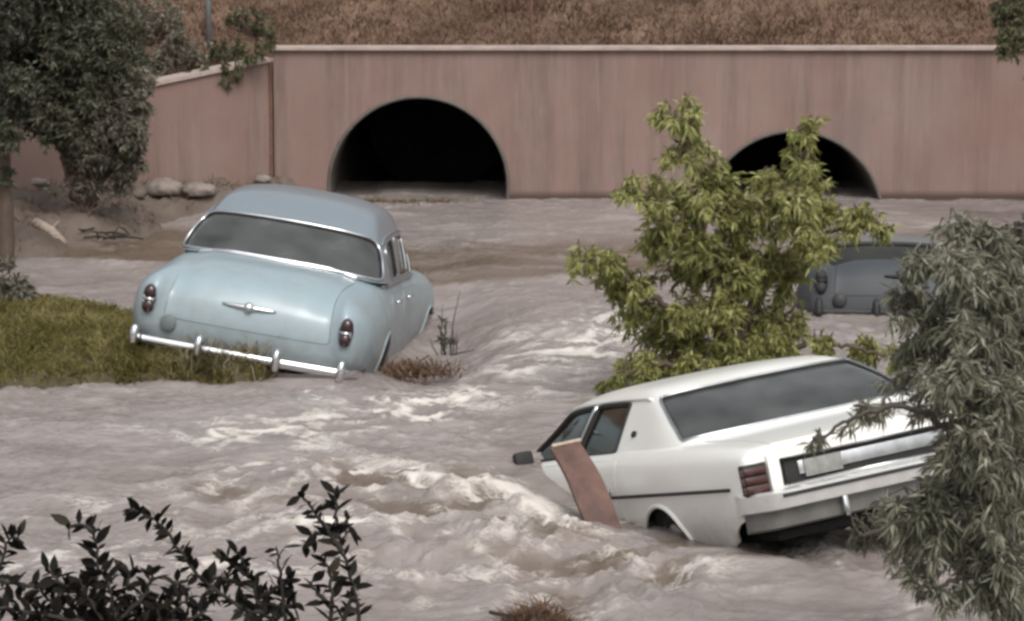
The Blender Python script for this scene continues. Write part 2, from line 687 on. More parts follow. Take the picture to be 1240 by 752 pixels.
# ------------------------------------------------------------------ 1950s rounded sedan
BODY_A = [
 [(0,.10,.44),(.40,.11,.44),(.64,.14,.44),(.78,.17,.44),(.84,.22,.44),(.87,.30,.43),(.88,.38,.42),(.86,.45,.38)],
 [(0,.06,.58),(.40,.07,.58),(.64,.10,.58),(.77,.08,.58),(.845,.12,.58),(.90,.25,.56),(.91,.40,.48),(.88,.50,.38)],
 [(0,.045,.72),(.40,.055,.72),(.63,.09,.72),(.75,.05,.73),(.845,.09,.73),(.92,.25,.68),(.935,.45,.54),(.89,.6,.37)],
 [(0,.08,.88),(.40,.09,.88),(.62,.125,.87),(.735,.055,.91),(.83,.12,.89),(.93,.30,.79),(.95,.55,.58),(.90,.75,.36)],
 [(0,.21,1.03),(.40,.23,1.02),(.61,.27,.985),(.72,.19,1.01),(.83,.26,.965),(.935,.42,.85),(.955,.7,.60),(.90,.95,.35)],
 [(0,.60,1.13),(.40,.60,1.12),(.61,.62,1.07),(.72,.60,1.055),(.845,.62,.99),(.94,.75,.86),(.955,.95,.60),(.90,1.2,.34)],
 [(0,1.12,1.165),(.42,1.13,1.16),(.66,1.15,1.12),(.78,1.15,1.085),(.87,1.15,1.0),(.94,1.2,.85),(.95,1.3,.60),(.90,1.5,.33)],
 [(0,1.8,1.16),(.45,1.8,1.15),(.70,1.8,1.125),(.79,1.8,1.10),(.855,1.8,1.0),(.895,1.8,.84),(.905,1.85,.60),(.87,1.95,.32)],
 [(0,2.5,1.16),(.45,2.5,1.15),(.70,2.5,1.12),(.80,2.5,1.09),(.86,2.5,.99),(.895,2.5,.84),(.90,2.5,.60),(.865,2.5,.32)],
 [(0,3.2,1.14),(.42,3.2,1.13),(.66,3.2,1.10),(.79,3.2,1.075),(.875,3.2,.99),(.915,3.2,.84),(.92,3.2,.60),(.87,3.2,.32)],
 [(0,3.8,1.10),(.40,3.8,1.08),(.60,3.8,1.02),(.75,3.8,1.05),(.87,3.8,.98),(.93,3.8,.84),(.935,3.8,.60),(.88,3.8,.33)],
 [(0,4.4,1.04),(.36,4.4,1.02),(.56,4.4,.96),(.71,4.4,1.03),(.85,4.4,.97),(.93,4.4,.83),(.935,4.4,.60),(.88,4.4,.36)],
 [(0,4.80,.90),(.34,4.79,.89),(.54,4.76,.86),(.69,4.82,.93),(.83,4.77,.88),(.91,4.66,.77),(.92,4.62,.58),(.86,4.56,.38)],
 [(0,4.93,.66),(.34,4.92,.66),(.54,4.89,.66),(.69,4.92,.69),(.81,4.85,.68),(.90,4.73,.64),(.91,4.69,.54),(.85,4.62,.40)],
 [(0,4.88,.44),(.34,4.87,.44),(.54,4.84,.44),(.68,4.84,.45),(.80,4.79,.45),(.88,4.72,.44),(.89,4.70,.43),(.84,4.64,.41)],
]
ROOF_A = [
 [(0,1.02,1.15),(.38,1.05,1.15),(.66,1.14,1.13),(.765,1.30,1.12),(.79,1.45,1.11),(.81,1.6,1.08)],
 [(0,1.20,1.32),(.38,1.23,1.32),(.63,1.32,1.305),(.72,1.45,1.285),(.765,1.60,1.20),(.81,1.75,1.08)],
 [(0,1.42,1.50),(.36,1.44,1.49),(.575,1.52,1.46),(.675,1.64,1.39),(.745,1.75,1.24),(.81,1.88,1.08)],
 [(0,1.75,1.645),(.35,1.75,1.63),(.56,1.79,1.58),(.665,1.85,1.44),(.74,1.93,1.26),(.81,2.0,1.08)],
 [(0,2.3,1.705),(.35,2.3,1.69),(.56,2.3,1.63),(.67,2.3,1.47),(.745,2.3,1.26),(.81,2.3,1.08)],
 [(0,2.75,1.685),(.34,2.75,1.67),(.55,2.75,1.61),(.66,2.72,1.46),(.74,2.7,1.26),(.81,2.68,1.08)],
 [(0,3.05,1.59),(.33,3.04,1.575),(.53,2.99,1.52),(.645,2.92,1.42),(.735,2.88,1.25),(.81,2.85,1.08)],
 [(0,3.25,1.36),(.36,3.23,1.355),(.57,3.16,1.34),(.68,3.08,1.30),(.745,3.05,1.21),(.81,3.02,1.08)],
 [(0,3.42,1.13),(.39,3.40,1.13),(.61,3.32,1.12),(.71,3.24,1.11),(.76,3.2,1.10),(.81,3.18,1.08)],
]
ROOF_A = [[(x * k, y, z) for (x, y, z), k in zip(r, (1, 1.08, 1.085, 1.08, 1.07, 1.045))] for r in ROOF_A]


def rounded_sedan(name, label, pose, body_m, roof_m, lid_m=None, scale=1.0, glass='glass', chrome='chrome', lens='red_lens'):
    loc, rot = pose
    root = empty(name, loc, rot, scale)
    tag(root, label, 'car')
    S, G = Surf(BODY_A), Surf(ROOF_A)
    um, vm = S.R - 1, S.C - 1
    arcs, holes = [], []
    for yc, r in ((1.25, .40), (4.17, .42)):
        arc, hole = arch_loop(S, yc, .34, r, .38, um, vm)
        arcs.append(arc)
        holes += [hole, mir(hole)]
    lid = rounded([(1.70, -2.12), (5.80, -2.05), (5.80, 2.05), (1.70, 2.12)], .3)
    holes.append(lid)
    doors = []
    dz = lambda pts: S.loc(pts, [1, 2], (5.5, 10), (2.9, 6.6))
    rear = dz(rounded([(1.78, 1.0), (1.76, .80), (1.80, .45), (2.44, .43), (2.44, 1.0)], [.05, .2, .08, .05, .05]))
    front = dz(rounded([(2.48, 1.0), (2.48, .43), (3.36, .43), (3.38, .75), (3.36, 1.0)], [.05, .05, .08, .1, .05]))
    for d in (rear, front):
        doors += [d, mir(d)]
        holes += [d, mir(d)]
    cabin = S.loc(rounded([(-.66, 1.32), (.66, 1.32), (.68, 3.1), (-.68, 3.1)], .15), [0, 1], (6, 9.5), (-2.8, 2.8))
    holes.append(cabin)
    outer = [(0, -vm), (um, -vm), (um, vm), (0, vm)]
    panel('body', S, outer, holes, body_m, root)
    ld = panel('trunk_lid', S, shrink(lid, .022), [], lid_m or body_m, root, off=.004)
    for k, d in enumerate(doors):
        dd = panel('door', S, shrink(d, .02), [], body_m, root, off=.003)
        sg = 1 if k % 2 == 0 else -1
        y0 = 1.95 if k < 2 else 2.62
        h = S.loc([(y0, .93), (y0 + .17, .93)], [1, 2], (5.5, 10), (2.9, 6.6))
        h = [(u, v * sg) for u, v in h]
        p = on(S, h, .035)
        q = on(S, h, .0)
        MB().tube([q[0], p[0], p[0].lerp(p[1], .5), p[1]], [.012, .015, .013, .01], 6).build('door_handle', M[chrome], dd)
    # belt mouldings
    for sg in (1, -1):
        MB().tube(on(S, [(u, 3.25 * sg) for u in np.linspace(6.4, 9.6, 20)], .008), .010, 6).build('belt_moulding', M[chrome], root)
    # wheel arch lips
    for arc in arcs:
        for sg in (1, -1):
            MB().tube(on(S, [(u, v * sg) for u, v in arc], .002), .013, 6).build('arch_lip', body_m, root)
    # underside and inner wells keep the shell from being see-through
    MB().box((0, 2.45, .40), (1.5, 4.4, .05), bev=.02).build('floor_pan', DARK_MAT, root)
    for yc in (1.25, 4.17):
        for sg in (1, -1):
            MB().box((sg * .58, yc, .62), (.30, .86, .44), bev=.05).build('wheel_well', DARK_MAT, root)
            wheel(root, (sg * .80, yc, .34), side=sg)
    # roof shell with openings
    rw = rounded([(.12, -3.1), (1.86, -2.75), (1.86, 2.75), (.12, 3.1)], [.5, .75, .75, .5], 7)
    ws = rounded([(6.15, -2.6), (7.85, -2.75), (7.85, 2.75), (6.15, 2.6)], .4)
    qd = rounded([(2.05, 3.45), (2.55, 3.2), (3.55, 3.16), (3.55, 4.75), (1.75, 4.75)], [.2, .2, .12, .12, .15])
    fd = rounded([(3.78, 3.16), (5.6, 3.2), (6.6, 3.6), (6.6, 4.75), (3.78, 4.75)], [.12, .2, .2, .12, .12])
    hs_ = [rw, ws, qd, mir(qd), fd, mir(fd)]
    gm, gv = G.R - 1, G.C - 1
    panel('roof', G, [(0, -gv), (gm, -gv), (gm, gv), (0, gv)], hs_, roof_m, root, thick=.025)
    g = window(G, rw, root, M[glass], M[chrome], 'rear_window', .012)
    window(G, ws, root, M[glass], M[chrome], 'windshield')
    for lp in (qd, mir(qd), fd, mir(fd)):
        window(G, lp, root, M[glass], M['dull_chrome'], 'side_window', .009)
    for lp in (fd,):
        for sg in (1, -1):
            MB().tube(on(G, [(5.45, sg * v) for v in np.linspace(3.2, 4.75, 8)], .0), .011, 6).build('vent_post', M['dull_chrome'], root)
    for sg in (1, -1):
        MB().tube(on(G, [(u, sg * 2.95) for u in np.linspace(1.95, 6.2, 26)], .006), .010, 6).build('drip_rail', roof_m, root)
    # bright base moulding under the rear window
    MB().tube(on(S, [(5.93 + .0 * abs(v), v) for v in np.linspace(-1.95, 1.95, 25)], -.0 + .014), .021, 6).build('window_base_moulding', M[chrome], root)
    # tail lamps
    for sg in (1, -1):
        c = on(S, [(2.75, 3.32 * sg)])[0]
        c = Vector((.765 * sg, .055, .80))
        bz = MB().lathe([(.072, -.05), (.076, .006), (.07, .02), (.062, .014)], 24, (.12 * sg, -1, .05), c, sx=.78, sz=1.55).build('tail_lamp', M[chrome], root, sharp=50)
        for dz_, mm in ((.052, lens), (-.055, lens)):
            MB().lathe([(.056, 0), (.055, .03), (.04, .045), (.02, .052), (.003, .054)], 20, (.12 * sg, -1, .05), c + Vector((0, 0, dz_)), sx=.85, sz=1.0).build('lens', M[mm], bz)
        MB().tube([c + Vector((-.045, -.042, 0)), c + Vector((.045, -.042, 0))], .012, 8).build('lens_divider', M[chrome], bz)
    # bumper
    prof = [(-.034, -.02), (-.03, .014), (-.012, .028), (.012, .028), (.03, .014), (.034, -.02)]
    path = []
    for x in np.linspace(-.93, .93, 41):
        a = abs(x)
        y = -.10 + .05 * (a / .93) ** 2 + (.32 * max(0, (a - .80) / .13) ** 2)
        path.append((x, y))
    rings = []
    for x, y in path:
        rings.append([Vector((x, y - o, .50 + z)) for z, o in prof] + [Vector((x, y + .03, .50 + z)) for z, o in prof[::-1]])
    bp = MB().loft(rings, closed=True, cap=True).build('bumper', M[chrome], root, sharp=45)
    for x in (-.80, -.30, .30, .80):
        MB().lathe([(.024, -.08), (.034, -.04), (.036, .02), (.032, .06), (.02, .085), (.004, .095)], 14, (0, 0, 1), (x, -.15, .52), sz=1.3).build('bumper_guard', M[chrome], bp)
    MB().box((0, -.06, .37), (.36, .015, .17), bev=.005).build('license_plate', M['plate'], root, sharp=40)
    # emblem on the lid: two flat wings and a boss
    e = MB()
    cz = on(S, [(2.82, 0)], .02)[0]
    for sg in (1, -1):
        top = on(S, [(2.82 + .02 * t, sg * t * .50) for t in np.linspace(0.05, 1, 8)], .016)
        e.tube(top, [.022, .022, .021, .019, .017, .014, .011, .006], 8)
    e.lathe([(.038, -.01), (.038, .02), (.024, .034), (.004, .038)], 18, (0, -1, .2), cz)
    e.build('emblem', M[chrome], ld)
    MB().lathe([(.062, -.02), (.062, .012), (.05, .02), (.004, .024)], 24, (0, -1, -.05), (-.60, .075, .64)).build('fuel_cap', M['cap_paint' if chrome == 'chrome' else 'tarnished'], root, sharp=40)
    seats(root, 2.35, 1.55, .55, 1.12, .6)
    sw = MB().tube([(-.35 + .19 * math.cos(a), 2.86 + .06 * math.sin(a), 1.08 + .18 * math.sin(a)) for a in np.linspace(0, 2 * math.pi, 24, endpoint=False)], .012, 6, closed=True)
    sw.build('steering_wheel', M['rubber'], root)
    MB().box((0, 3.15, 1.0), (1.3, .18, .2), bev=.05).build('dashboard', M['rubber'], root)
    return root


# ------------------------------------------------------------------ 1970s full-size sedan
def rep(y, c):
    return [(x, y, z) for x, z in c]


BODY_B = [
 [(0,.10,.47),(.4,.10,.47),(.75,.10,.47),(.90,.11,.47),(.955,.15,.47),(.975,.22,.45),(.97,.30,.40),(.92,.38,.34)],
 [(0,.05,.60),(.4,.05,.60),(.75,.05,.60),(.92,.05,.60),(.975,.08,.60),(.99,.18,.57),(.985,.33,.45),(.93,.48,.30)],
 [(0,.03,.82),(.4,.03,.82),(.76,.03,.82),(.92,.025,.815),(.97,.07,.80),(.995,.22,.66),(.99,.42,.47),(.93,.58,.29)],
 [(0,.07,.885),(.4,.07,.885),(.77,.06,.885),(.905,.08,.875),(.97,.14,.82),(1.0,.32,.68),(.99,.52,.48),(.93,.72,.28)],
 [(0,.5,.93),(.4,.5,.93),(.77,.5,.925),(.905,.5,.905),(.98,.5,.83),(1.005,.56,.69),(.995,.72,.48),(.93,.92,.27)],
 [(0,1.1,.955),(.4,1.1,.952),(.78,1.1,.945),(.915,1.1,.92),(.985,1.1,.84),(1.01,1.12,.70),(1.0,1.17,.48),(.93,1.3,.26)],
 rep(1.9, [(0,.965),(.4,.962),(.80,.955),(.92,.93),(.985,.85),(1.01,.70),(1.0,.48),(.93,.25)]),
 rep(2.8, [(0,.965),(.4,.962),(.80,.955),(.92,.93),(.985,.85),(1.005,.70),(.995,.48),(.93,.25)]),
 rep(3.7, [(0,.955),(.4,.95),(.79,.945),(.915,.92),(.985,.84),(1.005,.70),(.995,.48),(.93,.26)]),
 rep(4.5, [(0,.93),(.4,.925),(.76,.915),(.90,.90),(.975,.82),(1.0,.69),(.99,.48),(.93,.28)]),
 [(0,5.25,.87),(.4,5.25,.865),(.74,5.24,.86),(.88,5.22,.845),(.955,5.15,.79),(.985,5.05,.67),(.98,4.95,.48),(.92,4.85,.30)],
 [(0,5.45,.72),(.4,5.45,.72),(.74,5.44,.72),(.87,5.42,.72),(.945,5.35,.70),(.975,5.22,.62),(.97,5.1,.47),(.91,4.98,.32)],
 [(0,5.42,.42),(.4,5.42,.42),(.74,5.41,.42),(.86,5.39,.42),(.93,5.33,.42),(.96,5.24,.41),(.955,5.15,.40),(.90,5.05,.34)],
]
ROOF_B = [
 [(0,1.00,.955),(.40,1.01,.955),(.74,1.06,.95),(.835,1.13,.94),(.87,1.25,.93),(.895,1.4,.915)],
 [(0,1.36,1.13),(.39,1.37,1.13),(.69,1.41,1.125),(.775,1.48,1.11),(.84,1.56,1.03),(.90,1.66,.915)],
 [(0,1.72,1.275),(.37,1.72,1.272),(.62,1.75,1.262),(.71,1.81,1.235),(.805,1.86,1.09),(.90,1.90,.915)],
 [(0,2.02,1.335),(.36,2.02,1.33),(.60,2.04,1.312),(.70,2.08,1.255),(.80,2.1,1.095),(.90,2.12,.915)],
 [(0,2.55,1.35),(.36,2.55,1.345),(.59,2.55,1.325),(.695,2.55,1.265),(.80,2.55,1.10),(.90,2.55,.915)],
 [(0,3.05,1.34),(.36,3.05,1.335),(.585,3.05,1.315),(.69,3.05,1.26),(.795,3.08,1.10),(.90,3.12,.915)],
 [(0,3.46,1.29),(.34,3.45,1.285),(.57,3.41,1.27),(.68,3.37,1.235),(.79,3.44,1.08),(.90,3.54,.915)],
 [(0,3.80,1.12),(.37,3.79,1.12),(.62,3.73,1.115),(.74,3.68,1.10),(.82,3.71,1.03),(.90,3.83,.915)],
 [(0,4.12,.955),(.42,4.10,.955),(.70,4.02,.95),(.80,3.98,.945),(.86,4.0,.93),(.90,4.08,.915)],
]


def boxy_sedan(name, label, pose, body_m, scale=1.0):
    loc, rot = pose
    root = empty(name, loc, rot, scale)
    tag(root, label, 'car')
    S, G = Surf(BODY_B), Surf(ROOF_B)
    um, vm = S.R - 1, S.C - 1
    holes, arcs = [], []
    for yc, r in ((1.35, .385), (4.42, .385)):
        arc, hole = arch_loop(S, yc, .21, r, .33, um, vm)
        arcs.append(arc)
        holes += [hole, mir(hole)]
    lid = rounded([(3.06, -1.92), (4.9, -1.95), (4.9, 1.95), (3.06, 1.92)], .12)
    recess = rounded([(1.16, -1.9), (1.86, -1.9), (1.86, 1.9), (1.16, 1.9)], .08)
    holes += [lid, recess]
    dz = lambda pts: S.loc(pts, [1, 2], (4.5, 9.5), (2.9, 6.7))
    rear = dz(rounded([(2.02, .90), (1.98, .62), (1.86, .45), (1.9, .34), (2.813, .34), (2.813, .90)], [.03, .1, .1, .05, .04, .03]))
    front = dz(rounded([(2.817, .90), (2.817, .34), (3.78, .34), (3.82, .6), (3.80, .90)], [.03, .04, .06, .08, .03]))
    doors = []
    doors = [rear, mir(rear), front, mir(front)]
    both = dz(rounded([(2.02, .90), (1.98, .62), (1.86, .45), (1.9, .34), (3.78, .34), (3.82, .6), (3.80, .90)], [.03, .1, .1, .05, .06, .08, .03]))
    holes += [both, mir(both)]
    cabin = S.loc(rounded([(-.72, 1.35), (.72, 1.35), (.74, 3.75), (-.74, 3.75)], .1), [0, 1], (5, 8.8), (-2.6, 2.6))
    holes.append(cabin)
    panel('body', S, [(0, -vm), (um, -vm), (um, vm), (0, vm)], holes, body_m, root)
    panel('trunk_lid', S, shrink(lid, .014), [], body_m, root, off=.004)
    for k, d in enumerate(doors):
        dd = panel('door', S, shrink(d, .010), [], body_m, root, off=.001, thick=.004)
        sg = 1 if k % 2 == 0 else -1
        y0 = 2.12 if k < 2 else 2.92
        h = [(u, v * sg) for u, v in S.loc([(y0, .70), (y0 + .16, .70)], [1, 2], (4.5, 9.5), (2.9, 6.7))]
        p, q = on(S, h, .02), on(S, h, .0)
        R_ = MB().tube([q[0], p[0].lerp(q[0], .3), p[0].lerp(p[1], .5), q[1].lerp(p[1], .7)], [.022, .026, .024, .014], 8)
        R_.build('door_handle', M['dull_chrome'], dd)
        MB().lathe([(.03, -.008), (.03, .006), (.01, .008)], 12, (sg, 0, 0), q[0].lerp(q[1], .5)).build('handle_recess', M['rubber'], dd)
    for arc in arcs:
        for sg in (1, -1):
            MB().tube(on(S, [(u, v * sg) for u, v in arc], .004), .016, 6).build('arch_lip', body_m, root)
    # dark moulding line along the flank
    for sg in (1, -1):
        for ya, yb in ((.22, 1.75), (1.75, 4.4)):
            uv = S.loc([(y, .665) for y in np.linspace(ya, yb, 14)], [1, 2], (1.0, 10), (3.5, 6.7))
            MB().tube(on(S, [(u, v * sg) for u, v in uv], .004), .011, 6).build('side_moulding', M['rubber'], root)
    MB().box((0, 2.6, .34), (1.6, 5.0, .05), bev=.02).build('floor_pan', DARK_MAT, root)
    for yc in (1.35, 4.42):
        for sg in (1, -1):
            MB().box((sg * .66, yc, .56), (.3, .8, .42), bev=.05).build('wheel_well', DARK_MAT, root)
            wheel(root, (sg * .84, yc, .33), .345, .2, sg, 'dull_chrome')
    # roof
    rw = rounded([(.16, -3.02), (1.9, -2.62), (1.9, 2.62), (.16, 3.02)], [.18, .3, .3, .18])
    ws = rounded([(6.1, -2.6), (7.85, -2.7), (7.85, 2.7), (6.1, 2.6)], .2)
    qd = rounded([(3.22, 3.16), (4.42, 3.16), (4.62, 4.86), (3.22, 4.86)], [.12, .08, .08, .12])
    fd = rounded([(4.56, 3.16), (6.0, 3.2), (7.45, 4.1), (7.6, 4.86), (4.76, 4.86)], [.08, .15, .15, .08, .08])
    gm, gv = G.R - 1, G.C - 1
    panel('roof', G, [(0, -gv), (gm, -gv), (gm, gv), (0, gv)], [rw, ws, qd, mir(qd), fd, mir(fd)], body_m, root, thick=.025)
    window(G, rw, root, M['glass'], M['dull_chrome'], 'rear_window', .010)
    window(G, ws, root, M['glass2'], M['dull_chrome'], 'windshield')
    for lp in (qd, mir(qd), fd, mir(fd)):
        window(G, lp, root, M['glass2'], M['rubber'], 'side_window', .012)
    for sg in (1, -1):
        MB().tube(on(G, [(4.49 + .2 * t, sg * (3.12 + 1.78 * t)) for t in np.linspace(0, 1, 8)], .006), .016, 6).build('door_pillar_trim', M['chrome'], root)
        MB().tube(on(G, [(u, sg * 2.98) for u in np.linspace(2.1, 6.0, 26)], .006), .011, 6).build('drip_rail', body_m, root)
        c = on(G, [(2.35, sg * 4.3)], .004)[0]
        MB().lathe([(.03, -.006), (.03, .006), (.018, .010), (.003, .012)], 16, (sg, 0, .5), c, sx=.75, sz=1.3).build('pillar_crest', M['rubber'], root)
        # mirror: dark glass head in a white shell
        mp = Vector((sg * 1.02, 3.62, .97))
        mr_ = MB().box(mp, (.14, .09, .12), bev=.03).build('door_mirror', M['rubber'], root, sharp=50)
        MB().box(mp + Vector((-.075 * sg, .02, -.055)), (.13, .05, .05), bev=.012).build('mirror_arm', body_m, mr_, sharp=50)
    # tail panel in its recess
    a, b = S.ev(1.16, 0)[2], S.ev(1.86, 0)[2]
    MB().box((0, .10, (a + b) / 2), (1.50, .03, b - a + .06), bev=.008).build('tail_panel', M['rubber'], root, sharp=40)
    fr = MB()
    zc, hh, xx = (a + b) / 2, (b - a) / 2, .70
    fr.tube([(-xx, .06, zc - hh), (xx, .06, zc - hh), (xx, .06, zc + hh), (-xx, .06, zc + hh)], .016, 6, closed=True)
    fr.build('panel_frame', M['dull_chrome'], root)
    MB().box((0, .078, zc + .005), (1.20, .02, (b - a) * .48), bev=.008).build('trim_panel', M['dull_chrome'], root, sharp=40)
    MB().box((-.44, .062, zc - .005), (.25, .012, .105), bev=.004).build('license_plate', M['plate'], root, sharp=40)
    # corner lamps with ribbed lenses, a bright blade beside each
    for sg in (1, -1):
        lamp = MB()
        zs = np.linspace(.625, .785, 4)
        lamp.box((sg * .905, .05, .705), (.155, .07, .19), bev=.012)
        lo = lamp.build('tail_lamp', M['rubber'], root, sharp=40)
        for i in range(3):
            z = (zs[i] + zs[i + 1]) / 2
            MB().box((sg * .912, .025, z), (.150, .06, .044), bev=.010).build('lens', M['red_lens2'], lo, sharp=40)
            MB().box((sg * .962, .085, z), (.03, .10, .044), bev=.010).build('side_lens', M['red_lens2'], lo, sharp=40)
        MB().box((sg * .79, .035, .72), (.075, .09, .24), bev=.025).build('fender_blade', body_m, root, sharp=50)
    # bumper: a bright beam with a black strip over a duller apron
    def beam(prof, xs, y0, wrap, z0, name, m, parent):
        rings = []
        for x in xs:
            a = abs(x)
            y = y0 + wrap * max(0, (a - .84) / .16) ** 1.6
            rings.append([Vector((x, y - o, z0 + z)) for z, o in prof] + [Vector((x, y + .04, z0 + z)) for z, o in prof[::-1]])
        return MB().loft(rings, closed=True, cap=True).build(name, m, parent, sharp=40)
    xs = np.concatenate([np.linspace(-1.0, -.84, 8), np.linspace(-.7, .7, 12), np.linspace(.84, 1.0, 8)])
    bp = beam([(-.07, .0), (-.06, .035), (.0, .05), (.035, .05), (.045, .03), (.05, -.02)], xs, -.09, .22, .575, 'bumper', M['bumper_white'], root)
    beam([(-.012, .0), (-.008, .014), (.008, .014), (.012, .0)], np.linspace(-.83, .83, 10), -.138, 0, .59, 'rub_strip', M['rubber'], bp)
    beam([(-.065, -.03), (-.05, .0), (.05, .012), (.065, .01)], xs * .97, -.05, .22, .455, 'bumper_apron', M['apron'], bp)
    for x in (-.42, .42):
        MB().box((x, -.085, .455), (.035, .05, .13), bev=.015).build('bumper_guard', M['chrome'], bp, sharp=50)
    seats(root, 2.55, 1.75, .45, .98, .68)
    MB().tube([(-.38 + .19 * math.cos(a), 3.12 + .07 * math.sin(a), .93 + .17 * math.sin(a)) for a in np.linspace(0, 2 * math.pi, 24, endpoint=False)], .012, 6, closed=True).build('steering_wheel', M['rubber'], root)
    MB().box((0, 3.5, .86), (1.4, .2, .18), bev=.05).build('dashboard', M['rubber'], root)
    return root


R = math.radians
M['apron'] = mat('grey_apron', (.15, .148, .14), .5, .3, var=.25, scale=6)
M['bumper_white'] = mat('bumper_bright', (.78, .78, .77), .25, .6, var=.1, scale=9)
blue = paint_mat('pale_blue_paint', (.285, .365, .40), .36, dust=.4, mud_top=.95, mud_low=.42, dirt=(.19, .17, .15), coat=.35)
blue_roof = paint_mat('grey_blue_roof_paint', (.18, .22, .25), .36, dust=.25)
white = paint_mat('off_white_paint', (.86, .86, .82), .3, dirt=(.42, .38, .31), mud_top=.66, mud_low=.2, dust=.08)
slate = paint_mat('slate_blue_paint', (.046, .054, .064), .6, dust=.4, coat=0, mud_top=1.0, dirt=(.07, .065, .06))
slate_roof = paint_mat('pale_slate_roof_paint', (.13, .135, .14), .6, dust=.4, coat=.1)

# ------------------------------------------------------------------ river bed and water
mesh('river_bed', [(-900, -400, -2.6), (900, -400, -2.6), (900, 1500, -2.6), (-900, 1500, -2.6)], [(0, 1, 2, 3)], M['mud'], smooth=False)
tag(bpy.data.objects['river_bed'], kind='structure')
WALL_Y = at(620, 243).y


def blob(X, Y, px, py, rx, ry, z=0.0):
    """Soft round zone centred on a place in the river; rx, ry in metres."""
    c = at(px, py, z)
    return np.exp(-(((X - c.x) / rx) ** 2 + ((Y - c.y) / ry) ** 2))


def seg_zone(X, Y, pts, rx):
    """Soft band along a polyline given by places in the river."""
    out = np.zeros_like(X)
    P = [at(*p) for p in pts]
    for a, b in zip(P[:-1], P[1:]):
        d = np.array([b.x - a.x, b.y - a.y])
        L2 = (d ** 2).sum()
        t = np.clip(((X - a.x) * d[0] + (Y - a.y) * d[1]) / L2, 0, 1)
        q = (X - a.x - t * d[0]) ** 2 + ((Y - a.y - t * d[1]) * .8) ** 2
        out = np.maximum(out, np.exp(-q / rx ** 2))
    return out


